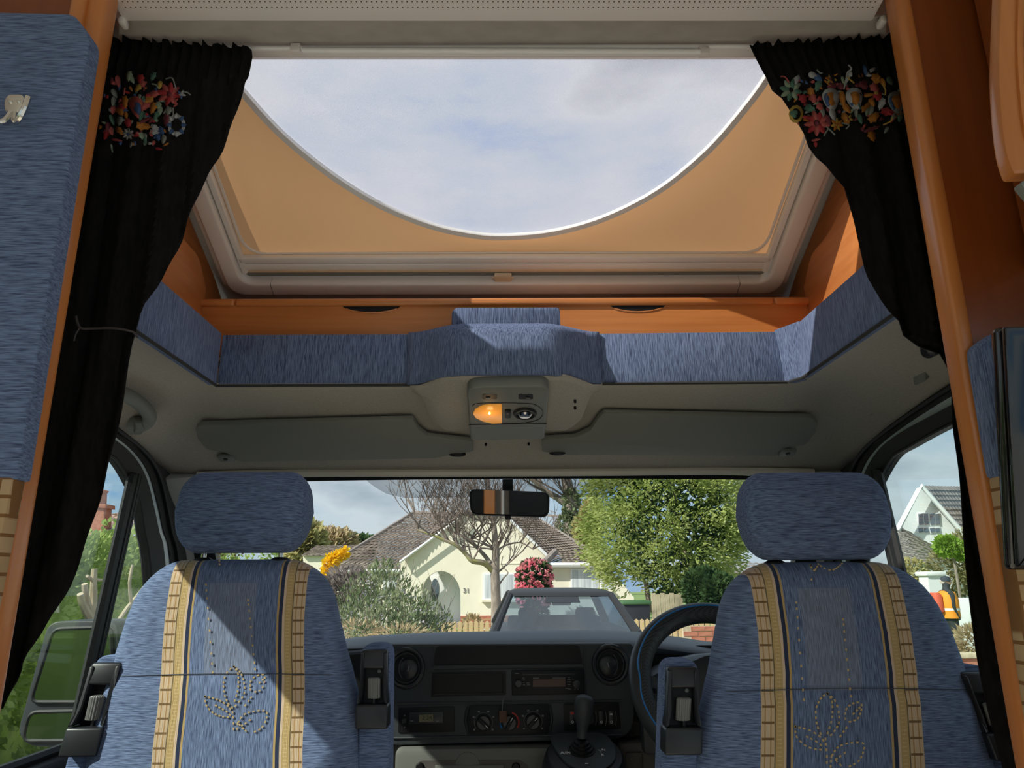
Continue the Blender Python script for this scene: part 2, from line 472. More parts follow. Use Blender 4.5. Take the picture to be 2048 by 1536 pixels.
struct(mk('window_3', bx(-.57, .57, -1.92, -.68, 2.655, 2.665), m_win), 'roof window of the living area')  # unseen roof opening, sized to set the light on the upper panels
struct(mk('wall_rear', merge(bx(-1.12, -1.02, -2.34, -2.30, .55, 2.66), bx(-.42, .42, -2.34, -2.30, .55, 2.66), bx(1.02, 1.12, -2.34, -2.30, .55, 2.66),
                             bx(-1.02, -.42, -2.34, -2.30, .55, .78), bx(.42, 1.02, -2.34, -2.30, .55, .78), bx(-1.02, -.42, -2.34, -2.30, 2.45, 2.66), bx(.42, 1.02, -2.34, -2.30, 2.45, 2.66)), m_wallp), 'pale rear wall with two window openings added for fill light')
for k_, x_ in ((5, -.72), (6, .72)):
    struct(mk('window_%d' % k_, bx(x_ - .31, x_ + .31, -2.325, -2.315, .77, 2.46), m_win), 'unseen rear window added to the living area for fill light')  # unseen rear openings, added to light the seat fronts

# over-cab roof
SK0 = V3(0, 1.75, 2.335)
SKS = V3(0, -1, .44).normalized()
SKN = V3(0, .44, 1).normalized()
def sk(x, v, h=0): return SK0 + V3(x, 0, 0) + SKS * v + SKN * h
VT = .675
roof = merge(
    prism([sk(-.99, -.3, .05), sk(-.70, -.3, .05), sk(-.70, VT + .06, .05), sk(-.99, VT + .06, .05)], SKN * .03),
    prism([sk(.70, -.3, .05), sk(.99, -.3, .05), sk(.99, VT + .06, .05), sk(.70, VT + .06, .05)], SKN * .03),
    prism([sk(-.70, -.3, .05), sk(.70, -.3, .05), sk(.70, .0, .05), sk(-.70, .0, .05)], SKN * .03),
    bx(-.99, .99, 2.04, 2.08, 1.96, 2.27),
    bx(-.99, -.96, .93, 2.08, 2.03, 2.66), bx(.96, .99, .93, 2.08, 2.03, 2.66))
struct(mk('ceiling_overcab', roof, m_vanwhite, smooth=False), 'white roof shell over the cab')

# cab headliner
half = [((-.945, 1.10, 2.02), (-.665, 1.10, 2.04)), ((-.945, 1.25, 2.01), (-.665, 1.25, 2.04)), ((-.94, 1.5, 1.985), (-.665, 1.45, 2.04)),
        ((-.935, 1.72, 1.952), (-.665, 1.56, 2.04)), ((-.932, 1.86, 1.925), (-.665, 1.60, 2.04)), ((-.93, 1.95, 1.908), (-.660, 1.60, 2.04)),
        ((-.925, 2.01, 1.892), (-.64, 1.60, 2.04)), ((-.86, 2.035, 1.900), (-.60, 1.60, 2.04)), ((-.72, 2.045, 1.904), (-.52, 1.60, 2.04)),
        ((-.5, 2.05, 1.905), (-.40, 1.60, 2.04)), ((-.25, 2.055, 1.909), (-.2, 1.60, 2.04)), ((0, 2.055, 1.910), (0, 1.60, 2.04))]
full = half + [((-o[0], o[1], o[2]), (-i[0], i[1], i[2])) for o, i in reversed(half[:-1])]
rows = []
NS = 12
for k in range(NS + 1):
    s = k / NS
    row = []
    for o, i in full:
        o, i = Vector(o), Vector(i)
        p = o.lerp(i, s)
        p.z += .035 * math.sin(math.pi * s) ** .8 * (1 if abs(o.x) > .9 else .55)
        row.append(p)
    rows.append(row)
hl = struct(mk('ceiling_cab', grid(rows), m_head, solid=.006), 'grey felt cab headliner')
# pod under the blue bump, part of the headliner
pod_rows = []
for k in range(15):
    t = k / 14
    # profile: blue bump bottom -> lower tip
    y = 1.505 + (1.86 - 1.505) * t
    zc = 2.032 - .062 * t - .012 * math.sin(math.pi * t)
    if t > .88: zc += (t - .88) * .22
    hw = .215 - .02 * t
    if t > .7: hw -= .075 * ((t - .7) / .3) ** 2
    row = []
    for j in range(25):
        u = -1 + 2 * j / 24
        zz = zc
        a = abs(u)
        yy = y
        if t < .45 and a > .6: yy = y + (.45 - t) / .45 * .085 * min(1, (a - .6) / .33)
        if a > .86: zz = zc + .075 * min(1, max(0, (t - .12) / .3)) * ((a - .86) / .14) ** 2
        row.append(V3(u * hw * (1 + .0 * t), yy, zz))
    pod_rows.append(row)
mk('lamp_pod', grid(pod_rows), m_head, hl, solid=.004)
for q in ((1149, 801), (1149, 814), (972, 887), (1057, 886), (1000, 914), (1029, 913)):
    p = P(*q, Z=1.985 if q[1] < 850 else 1.95)
    mk('screw_hole', lathe(p + V3(0, -.012, -.004), (0, -.6, -1), [(.0032, -.002), (.0032, .004)], 8), m_black, hl)
# header rail and windscreen
hr = [V3(x, 2.058 - .04 * (x / .86) ** 2, 1.902 - .010 * max(0, (abs(x) - .45) / .41) ** 2) for x in [i * .086 for i in range(-10, 11)]]
struct(mk('trim_1', tube(hr, .012, 8), m_headtrim), 'grey plastic header trim above the windscreen')
def ws(x, t, off=0):
    """windscreen surface, t=0 top .. 1 base"""
    bow = (x / .9) ** 2
    y = 2.072 + .56 * t - bow * (.05 + .16 * t) - off * .7
    z = 1.900 - .50 * t - .018 * bow * (1 - t) - off * .7
    return V3(x * (1 + .04 * t), y, z)
W1 = struct(mk('window_4', grid([[ws(-.9 + 1.8 * j / 30, i / 12) for j in range(31)] for i in range(13)]), m_win), 'curved windscreen glass')
edge = .012
frit = merge(grid([[ws(-.9 + 1.8 * j / 40, t, .003) for j in range(41)] for t in (0, .022)]),
             grid([[ws(s * x, i / 12, .003) for i in range(13)] for x, s in ((.845, -1), (.9, -1))]),
             grid([[ws(s * x, i / 12, .003) for i in range(13)] for x, s in ((.845, 1), (.9, 1))]))
mk('black_border', frit, m_black, W1)
def dotted():
    m = bpy.data.materials.new('dotted_tint'); m.use_nodes = True; t = m.node_tree; t.nodes.clear()
    o = t.nodes.new('ShaderNodeOutputMaterial'); tr = t.nodes.new('ShaderNodeBsdfTransparent'); df = t.nodes.new('ShaderNodeBsdfDiffuse')
    df.inputs[0].default_value = (.02, .02, .02, 1)
    mx = t.nodes.new('ShaderNodeMixShader'); mx.inputs[0].default_value = .45
    t.links.new(tr.outputs[0], mx.inputs[1]); t.links.new(df.outputs[0], mx.inputs[2]); t.links.new(mx.outputs[0], o.inputs[0])
    return m
rows = []
for i in range(9):
    t = .02 + .095 * i / 8
    k = i / 8
    xl = -.40 + .075 * k ** 1.3 + (.03 * max(0, (k - .7) / .3) ** 2); xr = .375 - .10 * k ** 1.1
    rows.append([ws(xl + (xr - xl) * j / 20, t, .0025) for j in range(21)])
mk('dotted_sunshade', grid(rows), dotted(), W1)

# A-pillar covers
for s in (-1, 1):
    path = [V3(s * .905, 2.005, 1.885), V3(s * .915, 2.10, 1.80), V3(s * .925, 2.25, 1.64), V3(s * .93, 2.45, 1.42)]
    A = [p + V3(-s * .06, .03, .01) for p in path]; B = [p + V3(s * .02, -.035, -.01) for p in path]
    struct(mk('trim_%d' % (2 if s < 0 else 3), band(A, B, (s * .02, .02, .02)), m_pillar, bevel=.006), 'grey windscreen pillar cover')

# ------------------------------------------------------------------ cab doors
def lp(px, py, X=-.93):
    p = P(px, py, X=X); return (p.y, p.z)
headedge = [(.95, 2.035), (1.25, 2.03), (1.5, 2.005)] + [lp(256, 858), lp(312, 905), lp(337, 948), lp(348, 1000), lp(358, 1060), lp(372, 1130)] + [(2.29, 1.40)]
paint_o = [(.95, 1.995), (1.25, 1.99), (1.5, 1.97)] + [lp(226, 866), lp(275, 906), lp(303, 950), lp(320, 1010), lp(331, 1062), lp(344, 1115)] + [(2.20, 1.38)]
paint_i = [(.95, 1.975), (1.25, 1.97), (1.5, 1.95)] + [lp(222, 874), lp(266, 910), lp(293, 955), lp(308, 1012), lp(319, 1064), lp(330, 1115)] + [(2.16, 1.38)]
glass_o = [(.95, 1.935), (1.25, 1.932), (1.5, 1.918)] + [lp(212, 901), lp(248, 925), lp(282, 985), lp(290, 1012), lp(298, 1064), lp(308, 1125)] + [(2.09, 1.38)]
def sm2(pts): return [(v.x, v.y) for v in smooth_path([V3(a, b, 0) for a, b in pts], 4)]
headedge, paint_o, paint_i, glass_o = map(sm2, (headedge, paint_o, paint_i, glass_o))
DT = lp(274, 962); DB = lp(197, 1310)
DB2 = (DB[0] - .04, 1.25)
for s in (-1, 1):
    d = struct(mk('door_%d' % (1 if s < 0 else 2), bx(s * .95 - .035, s * .95 + .035, .93, 2.25, .62, 1.24), m_brown, bevel=.012), 'cab door below its window')
    def q(pts, x): return [V3(s * x, a, b) for a, b in pts]
    mk('trim_band', band(q(headedge, .925), q(paint_o, .935), (s * .03, 0, 0)), m_sealfab, d)
    mk('painted_strip', band(q(paint_o, .938), q(paint_i, .942), (s * .02, 0, 0)), m_paintb, d)
    mk('window_frame', band(q(paint_i, .93), q(glass_o, .945), (s * .02, 0, 0)), m_rubber, d)
    ed = [((a[0] + b[0]) / 2, (a[1] + b[1]) / 2) for a, b in zip(headedge, paint_o)]
    mk('rubber_seal', tube(q([(a * .35 + b * .65, c * .35 + e_ * .65) for (a, c), (b, e_) in zip(headedge, paint_o)], .926), .006, 6), m_rubber, d)
    mk('glass_run', tube(q(glass_o, .942), .004, 6), m_rubber, d)
    # divider bar with ridges
    for k, (o_, w) in enumerate(((-.020, .010), (-.007, .008), (.008, .009), (.022, .007))):
        a = V3(s * .935, DT[0] + o_, DT[1] + .02 - .3 * abs(o_)); b = V3(s * .935, DB2[0] + o_, DB2[1])
        mk('divider_rib', tube([a, a.lerp(b, .5), b], w, 6), m_rubber, d)
    mk('sill', bx(s * .935 - .05, s * .935 + .03, .95, 2.2, 1.22, 1.262), m_dash, d, bevel=.012)
    mk('sill_seal', tube([V3(s * .93, .97, 1.275), V3(s * .93, 1.6, 1.272), V3(s * .93, 2.15, 1.27)], .010, 6), m_rubber, d)
    mk('armrest', bx(s * .90 - .05, s * .90 + .05, 1.2, 1.8, 1.02, 1.08), m_dash, d, bevel=.015)
    # glass panes
    top = [p_ for p_ in glass_o if p_[0] <= DT[0]]
    main = [(.95, 1.24)] + top + [DT, DB2]
    mk('window_pane', prism(q(main, .95), (s * .004, 0, 0)), m_doorglass, d, smooth=False)
    fr = [p_ for p_ in glass_o if p_[0] > DT[0]]
    mk('quarter_pane', prism(q([DT] + fr + [DB2], .95), (s * .004, 0, 0)), m_doorglass, d, smooth=False)

# ================================================================== over-cab area
# blue fabric surround
val = thing('fabric_surround', 'dark blue fabric surround edging the cab roof opening, with raised middle', 'upholstery', (0, 1.55, 2.04))
def vpanel(name, a, b, z0, z1, th, nrm):
    nrm = Vector(nrm)
    return mk(name, prism([V3(a[0], a[1], z0), V3(b[0], b[1], z0), V3(b[0], b[1], z1), V3(a[0], a[1], z1)], nrm * th), m_fabz, val, bevel=.004)
vpanel('side_panel', (-.66, 1.10), (-.66, 1.60), 2.037, 2.163, .02, (-1, 0, 0))
vpanel('side_panel', (.66, 1.10), (.66, 1.56), 2.037, 2.163, .02, (1, 0, 0))
vpanel('front_panel', (-.66, 1.60), (-.225, 1.60), 2.037, 2.160, .02, (0, 1, 0))
vpanel('front_panel', (.215, 1.60), (.64, 1.59), 2.037, 2.160, .02, (0, 1, 0))
mk('corner_panel', prism([V3(.635, 1.592, 2.037), V3(.66, 1.555, 2.037), V3(.66, 1.53, 2.163), V3(.625, 1.592, 2.163)], (.02, .02, 0)), m_fabz, val)
# raised middle
us = [i / 24 for i in range(25)]
def bumpy(u):
    x = -.225 + .44 * u
    k = min(1, u / .30) if u < .5 else min(1, (1 - u) / .30)
    k = k * k * (3 - 2 * k)
    return x, 1.597 - .105 * k
rows = []
for j in range(9):
    row = []
    for u in us:
        x_, y_ = bumpy(u); k = (1.597 - y_) / .105
        z0_, z1_ = 2.036 - .008 * k, 2.160 - .015 * k
        row.append(V3(x_, y_ + .012 * k * max(0, (j - 5) / 3) ** 2, z0_ + (z1_ - z0_) * j / 8))
    rows.append(row)
mk('raised_middle', grid(rows), m_fabz, val, solid=.012)
p0 = P(903, 647, Y=1.575); p1 = P(1120, 614, Y=1.575)
ap = round_poly([V3(p0.x, 1.575, p0.z - .03), V3(p1.x, 1.575, p0.z - .03), V3(p1.x, 1.575, p1.z), V3(p0.x, 1.575, p1.z)], [0, 0, .012, .018])
mk('upper_tab', prism(ap, (0, .02, 0)), m_fabz, val, bevel=.003)
mk('hem_cord', tube([V3(-.66, 1.10, 2.036), V3(-.66, 1.599, 2.036), V3(-.22, 1.599, 2.036)], .0035, 6), m_sealfab, val)
mk('hem_cord', tube([V3(.22, 1.595, 2.036), V3(.64, 1.588, 2.036), V3(.66, 1.55, 2.036), V3(.66, 1.10, 2.036)], .0035, 6), m_sealfab, val)

# wood side walls beside the skylight
for s in (-1, 1):
    poly = [V3(s * .76, .98, 2.15), V3(s * .76, 1.90, 2.15), V3(s * .76, 1.90, 2.28), V3(s * .76, 1.75, 2.375), V3(s * .76, 1.10, 2.66), V3(s * .76, .98, 2.66)]
    o = mk('side_board', prism(poly, (s * .015, 0, 0)), m_woody, smooth=False)
    tag(o, 'orange wooden side board of the over-cab recess, %s skylight frame' % ('left of the' if s < 0 else 'right of the'), 'panel')
    o = mk('over_cab_ledge', bx(min(s * .682, s * .758), max(s * .682, s * .758), 1.10, 1.65, 2.145, 2.158), m_woody, smooth=False)
    tag(o, 'narrow wooden ledge on top of the blue surround, %s side' % ('left' if s < 0 else 'right'), 'ledge')
# front upright with curved edge on the right side (lit in the photo) and its twin on the left
for s in (-1, 1):
    pts = [V3(0, 1.32, 2.158), V3(0, 1.66, 2.158), V3(0, 1.66, 2.30), V3(0, 1.60, 2.36), V3(0, 1.50, 2.36), V3(0, 1.40, 2.40), V3(0, 1.30, 2.30)]
    pts = round_poly(pts, [0, 0, 0, .03, .05, .03, .05])
    o = mk('shaped_upright', prism([V3(s * .735, p.y, p.z) for p in pts], (s * .02, 0, 0)), m_woody, bevel=.003)
    tag(o, 'shaped wooden upright board at the %s end of the over-cab locker' % ('left' if s < 0 else 'right'), 'panel')
o = mk('reading_light', lathe(V3(.70, 1.18, 2.19), (0, -1, .1), [(.0, -.05), (.022, -.05), (.028, -.04), (.028, .05), (.022, .06), (.0, .06)], 20), m_whitepl)
tag(o, 'white cylinder lamp lying on the ledge beside the right curtain', 'lamp')

# locker with finger slots
lk = thing('overcab_locker', 'low wooden over-cab locker with two finger slots painted dark below its lip', 'locker', (0, 1.68, 2.14))
mk('front_panel', bx(-.75, .75, 1.649, 1.68, 2.12, 2.268), m_woodx, lk, smooth=False)
zlip = P(1012, 604, Y=1.645).z
xa = P(470, 604, Y=1.645).x; xb = P(1547, 600, Y=1.645).x
for a, b in ((-.755, xa - .0015), (xa + .0015, xb - .0015), (xb + .0015, .755)):
    mk('lip', bx(a, b, 1.640, 1.70, zlip - .009, zlip + .010), m_woodx, lk, bevel=.006, seg=3)
mk('top_shelf', bx(-.755, .755, 1.69, 1.86, zlip - .004, zlip + .006), m_wooddark, lk, smooth=False)
mk('back_board', bx(-.755, .755, 1.86, 1.87, 2.15, 2.36), m_wooddark, lk, smooth=False)
for cxp, w in ((743, 58), (1276, 55)):
    a = P(cxp - w, 616, Y=1.648); b = P(cxp + w, 616, Y=1.648); zt = zlip - .009
    pts = [V3(a.x, 1.6485, zt)] + [V3(a.x + (b.x - a.x) * k / 16, 1.6485, zt - .0165 * math.sin(math.pi * k / 16) ** .55) for k in range(1, 16)] + [V3(b.x, 1.6485, zt)]
    mk('finger_slot_shade', prism(pts, (0, -.0012, 0)), m_black, lk, smooth=False)  # thin black plate standing in for the shade inside the slot
    mk('slot_edge', tube(pts[1:-1], .0022, 6), m_woodx, lk)

# ------------------------------------------------------------------ skylight
sky_t = thing('roof_skylight', 'large roof skylight with beige lining, white mesh half-moon and pinkish frame', 'skylight', SK0)
xo, xi = .712, .672
out_ = round_poly([V3(-xo, VT, 0), V3(-xo, -.012, 0), V3(xo, -.012, 0), V3(xo, VT, 0)], [0, .05, .05, 0], 8)
inn_ = round_poly([V3(-xi, VT, 0), V3(-xi, .028, 0), V3(xi, .028, 0), V3(xi, VT, 0)], [0, .035, .035, 0], 8)
fA = [sk(p.x, p.y, -.012) for p in out_]; fB = [sk(p.x, p.y, -.012) for p in inn_]
mk('frame', band(fA, fB, SKN * .06), m_whitepl, sky_t, bevel=.006, seg=3)
for s in (-1, 1):
    mk('outer_channel', prism([sk(s * .715, .0, .02), sk(s * .735, .0, .02), sk(s * .735, VT, .02), sk(s * .715, VT, .02)], SKN * .03), m_whitepl, sky_t, smooth=False)
    mk('side_rail', prism([sk(s * .655, .05, .004), sk(s * .669, .05, .004), sk(s * .669, VT, .004), sk(s * .655, VT, .004)], SKN * .02), m_alu, sky_t, bevel=.003)
    mk('frame_joint', prism([sk(s * .60, -.0135, -.0135), sk(s * .601, -.0135, -.0135), sk(s * .601, .028, -.0135), sk(s * .60, .028, -.0135)], SKN * .03), m_greypl, sky_t, smooth=False)
mk('rear_member', prism([sk(-.715, VT - .004, -.01), sk(.715, VT - .004, -.01), sk(.715, VT + .07, -.01), sk(-.715, VT + .07, -.01)], SKN * .05), m_whitepl, sky_t, bevel=.004)
def rail(v, w, h, r, mat, nm, hw=.668):
    return mk(nm, prism([sk(-hw, v, h), sk(hw, v, h), sk(hw, v + w, h), sk(-hw, v + w, h)], SKN * r), mat, sky_t, bevel=.003, seg=3)
rail(.084, .018, .004, .016, m_alu, 'blind_rail')
rail(.060, .020, .006, .016, m_alu, 'blind_rail')
rail(.046, .010, .012, .012, m_beige, 'blind_rail')
rail(.030, .012, .016, .01, m_greypl, 'rail_groove')
pc = PP(1006, 557, SK0, SKN)
vv = (pc - SK0).dot(SKS)
mk('catch', prism([sk(pc.x - .022, vv - .009, -.004), sk(pc.x + .022, vv - .009, -.004), sk(pc.x + .022, vv + .012, -.004), sk(pc.x - .022, vv + .012, -.004)], SKN * .014), m_beige, sky_t, bevel=.003)
for s in (-1, 1):
    mk('catch_pin', tube([sk(pc.x + s * .02, vv, .004), sk(pc.x + s * .028, vv, .004)], .003, 6), m_beige, sky_t)
# the half-moon outline, from the photograph, in the plane of the pane
arc_px = [(430, 140), (480, 200), (560, 285), (660, 365), (760, 425), (860, 465), (950, 484), (1020, 487), (1110, 478), (1210, 450), (1320, 395), (1420, 315), (1500, 225), (1548, 160), (1590, 100)]
arc = []
for q_ in arc_px:
    p = PP(*q_, SK0, SKN); arc.append((p.x, (p - SK0).dot(SKS)))
arc = [(v.x, v.y) for v in smooth_path([V3(a, b, 0) for a, b in arc], 5)]
N = 90
xs = [-.672 + 1.344 * i / N for i in range(N + 1)]
rows = []
for x in xs:
    va = min(interp(arc, x), VT)
    if x < arc[0][0] or x > arc[-1][0]: va = VT
    v0 = .080
    va = max(va, v0)
    rows.append([sk(x, v0 + (va - v0) * k / 14, .022 + .016 * math.sin(math.pi * k / 14)) for k in range(15)])
mk('beige_lining', grid(rows), m_blind, sky_t)
rows = []
for i in range(N + 1):
    x = arc[0][0] + (arc[-1][0] - arc[0][0]) * i / N
    va = min(interp(arc, x), VT)
    rows.append([sk(x, va + (VT - va) * k / 8, .026) for k in range(9)])
mk('mesh_screen', grid(rows), m_screen, sky_t)
hem = [(a, b) for a, b in arc if b < VT]
rows = []
cxm = 0.0
for i, (a, b) in enumerate(hem):
    j0, j1 = max(0, i - 1), min(len(hem) - 1, i + 1)
    tx, ty = hem[j1][0] - hem[j0][0], hem[j1][1] - hem[j0][1]
    l = math.hypot(tx, ty); nx, ny = -ty / l, tx / l
    rows.append([sk(a + nx * o_, b + ny * o_, h_) for o_, h_ in ((-.004, .0225), (-.002, .016), (.010, .016), (.013, .0225))])
mk('white_hem', grid(rows), m_alu, sky_t, solid=.002)
def dome():
    rows = []
    for i in range(13):
        x = -.70 + 1.4 * i / 12
        rows.append([sk(x, -.0 + (VT + .02) * k / 8, .09 + .05 * (1 - (x / .7) ** 2) * math.sin(math.pi * k / 8)) for k in range(9)])
    return grid(rows)
mk('dome_glass', dome(), glass_mat('acrylic', (.95, .96, .97), .04), sky_t)
seal = [sk(p.x * .985, p.y, .024) for p in round_poly([V3(-.66, VT, 0), V3(-.66, .1, 0), V3(.66, .1, 0), V3(.66, VT, 0)], [0, .06, .06, 0], 8)]
mk('lining_piping', tube(seal, .004, 6), m_whitepl, sky_t)

# ------------------------------------------------------------------ blind cassette, pleats, curtain rod (top of picture)
bl = thing('pleated_blind', 'folded pale pleated roof blind with perforated white end rail', 'blind', (0, 1.0, 2.56))
zc0 = P(1012, 44, Y=1.0).z; zc1 = P(1012, -30, Y=.94).z
xl, xr = P(243, 44, Y=1.0).x, P(1765, 40, Y=1.0).x
mk('end_rail', prism([V3(xl + .003, 1.0, zc0), V3(xl + .003, 1.0, zc0 + .012), V3(xl + .003, .90, zc1 + .02), V3(xl + .003, .90, zc1)], (xr - xl - .02, 0, 0)), m_whitepl, bl, bevel=.004)
hv = []
for i in range(150):
    x = xl + .02 + (xr - xl - .05) * i / 149
    for py in (3, 14):
        p = P(1012, py, Y=1.0)
        t_ = (py - 44) / (-30 - 44.0)
        y_ = 1.0 - .06 * t_ - .0; z_ = zc0 + (zc1 - zc0) * t_ * .6
        hv.append((x, py))
vf = []
A_ = V3(0, 1.0, zc0); B_ = V3(0, .90, zc1); nn_ = V3(0, -(zc1 - zc0), -.10).normalized()
nn_ = (B_ - A_).cross(V3(1, 0, 0)).normalized()
if nn_.z > 0: nn_ = -nn_
for x, py in hv:
    q_ = PP(1012, py, A_, nn_)
    c = V3(x, q_.y, q_.z) + nn_ * .0006
    d_ = (B_ - A_).normalized()
    vf.append(([c + V3(.0013, 0, 0) * math.cos(k * math.pi / 3) + d_ * .0013 * math.sin(k * math.pi / 3) for k in range(6)], [tuple(range(6))]))
o = mk('perforations', merge(*vf), m_fob, bl, smooth=False); o['kind'] = 'stuff'
NP = 14
rows = []
for k in range(2 * NP + 1):
    py = 38 + (92 - 38) * k / (2 * NP)
    y_ = 1.004 + .106 * k / (2 * NP)
    a = P(238, py, Y=y_); b = P(1772, py - 4, Y=y_)
    dz = .006 if k % 2 else 0
    rows.append([V3(a.x + (b.x - a.x) * j / 8, y_, a.z + (b.z - a.z) * j / 8 + dz) for j in range(9)])
mk('pleats', grid(rows), m_pleat, bl, smooth=False, solid=.001)
for px in (247, 1763):
    p = P(px, 45, Y=1.0)
    mk('end_cap', box(p, (.010, .02, .014)), m_whitepl, bl, bevel=.003)

rod = thing('curtain_rod', 'thin white curtain rod with sleeve joints across the skylight edge', 'rod', P(1012, 98, Y=1.10))
ra, rb = P(225, 98, Y=1.10), P(1790, 92, Y=1.10)
mk('rail_bar', prism([P(225, 88, Y=1.13), P(1790, 86, Y=1.13), P(1790, 114, Y=1.15), P(225, 114, Y=1.15)], (0, .02, .01)), m_whitepl, rod, bevel=.002)
mk('bar', tube([ra, rb], .0045, 10), m_alu, rod)
for px in (592, 1407):
    p = P(px, 98 if px < 1000 else 104, Y=1.10)
    mk('joint_sleeve', box(p, (.018, .014, .016)), m_whitepl, rod, bevel=.002)
mk('sleeve', tube([P(605, 101, Y=1.097), P(1400, 104, Y=1.097)], .0062, 10), m_alu, rod)

# ================================================================== posts, partitions, cupboard, television
part = thing('wood_partition', 'orange wooden partition with rounded post left of the cab opening', 'partition', (-.8, .92, .6))
XL = P(243, 0, Y=.97).x
mk('panel', bx(-1.08, XL - .03, .935, .96, .6, 2.62), m_wooddark, part, smooth=False)
mk('post', bx(XL - .032, XL, .925, .972, .6, 2.62), m_woodz, part, bevel=.012, seg=4)
mk('inner_edge', bx(XL - .045, XL - .022, .915, .94, .6, 2.62), m_woodz, part, bevel=.008, seg=3)
o = thing('fabric_wall_panel', 'blue fabric padded wall panel with tan woven band at its foot, left edge', 'upholstery', (-.72, .88, 1.4))
tp = P(186, 38, Y=.885); bt = P(32, 958, Y=.885)
poly = [V3(-.98, .885, bt.z), V3(bt.x, .885, bt.z), V3(tp.x, .885, tp.z - .03), V3(tp.x - .03, .885, tp.z + .01), V3(-.98, .885, tp.z + .02)]
mk('padding', prism(round_poly(poly, [0, .005, .012, .012, 0]), (0, .03, 0)), m_fabx, o, bevel=.008, seg=3)
bt2 = P(-6, 1250, Y=.885)
mk('woven_band', prism([V3(-.98, .884, bt2.z - .15), V3(bt.x - .012, .884, bt2.z - .15), V3(bt.x - .003, .884, bt.z + .004), V3(-.98, .884, bt.z + .004)], (0, .028, 0)), m_band, o, bevel=.006)
# coat hook
hk = thing('coat_hook', 'small metal double coat hook screwed to the blue wall panel', 'hook', P(28, 215, Y=.88))
c = P(27, 213, Y=.875)
def hp(dx, dz, y): return V3(c.x + dx, y, c.z + dz)
pl = [hp(-.012, .020, .880), hp(.010, .020, .880), hp(.014, .008, .880), hp(.008, -.012, .880), hp(-.009, -.012, .880), hp(-.015, .008, .880)]
mk('plate', prism(round_poly(pl, .008), (0, -.005, 0)), m_chrome, hk, bevel=.0015)
for s in (-1, 1):
    mk('prong', tube(smooth_path([hp(s * .003, -.010, .876), hp(s * .008, -.026, .872), hp(s * .019, -.029, .864), hp(s * .027, -.014, .860), hp(s * .029, .004, .860)], 5), .0042, 8), m_chrome, hk)
for dx in (-.006, .006):
    mk('screw', lathe(hp(dx, .008, .875), (0, -1, 0), [(.003, 0), (.003, .001), (.001, .002)], 10), m_chrome, hk)

cup = thing('tall_cupboard', 'tall red-brown wooden cupboard with rounded light post right of the cab opening', 'cupboard', (.8, .92, .6))
XR = P(1765, 0, Y=.97).x
mk('panel', bx(XR + .012, 1.08, .936, .96, .6, 2.62), m_wooddark, cup, smooth=False)
mk('post', bx(XR, XR + .026, .934, .972, .6, 2.62), m_woodz, cup, bevel=.009, seg=4)
# overhead locker whose shaped door shows at the upper right corner
lc = thing('overhead_locker', 'overhead wooden locker with shaped framed door, upper right corner', 'locker', (.85, .6, 2.0))
zt = P(2000, 0, Y=.70)
dpts = [P(2004, -60, Y=.70), P(1998, 120, Y=.70), P(2002, 220, Y=.70), P(2012, 300, Y=.70), P(2028, 348, Y=.70)]
dpts = smooth_path(dpts, 4)
farx = .95
poly = dpts + [V3(farx, .70, dpts[-1].z + .02), V3(farx, .70, dpts[0].z)]
mk('door', prism(poly, (0, .02, 0)), m_woodz, lc, bevel=.004)
ipts = [p + V3(.026, -.002, .02) for p in dpts]
mk('door_panel', prism(ipts + [V3(farx, .698, ipts[-1].z + .03), V3(farx, .698, ipts[0].z)], (0, .004, 0)), m_wooddark, lc, bevel=.001)
mk('panel_moulding', tube(ipts, .004, 6), m_woodz, lc)
mk('carcass', bx(.73, 1.08, .72, .925, 2.02, 2.62), m_wooddark, lc, smooth=False)
pk = P(2040, 375, Y=.70)
mk('handle', prism(round_poly([V3(pk.x - .007, .69, pk.z + .0), V3(pk.x + .06, .69, pk.z + .035), V3(pk.x + .06, .69, pk.z - .02), V3(pk.x + .01, .69, pk.z - .03)], .004), (0, .012, 0)), m_greypl, lc, bevel=.002)

cu2 = thing('padded_back_panel', 'dark blue padded panel with tan band, half hidden by the television', 'upholstery', (.75, .88, 1.3))
tp = P(1952, 690, Y=.90)
e1 = P(1997, 955, Y=.90); e2 = P(2046, 1300, Y=.90)
mk('padding', prism(round_poly([V3(e1.x, .90, e1.z), V3(tp.x, .90, tp.z), V3(tp.x + .03, .90, tp.z + .02), V3(1.0, .90, tp.z + .02), V3(1.0, .90, e1.z)], [0, .01, .012, 0, 0]), (0, .028, 0)), m_fabz, cu2, bevel=.008, seg=3)
mk('woven_band', prism([V3(e1.x + .002, .898, e1.z + .003), V3(1.0, .898, e1.z + .003), V3(1.0, .898, e2.z - .1), V3(e2.x, .898, e2.z - .1)], (0, .026, 0)), m_band, cu2, bevel=.004)

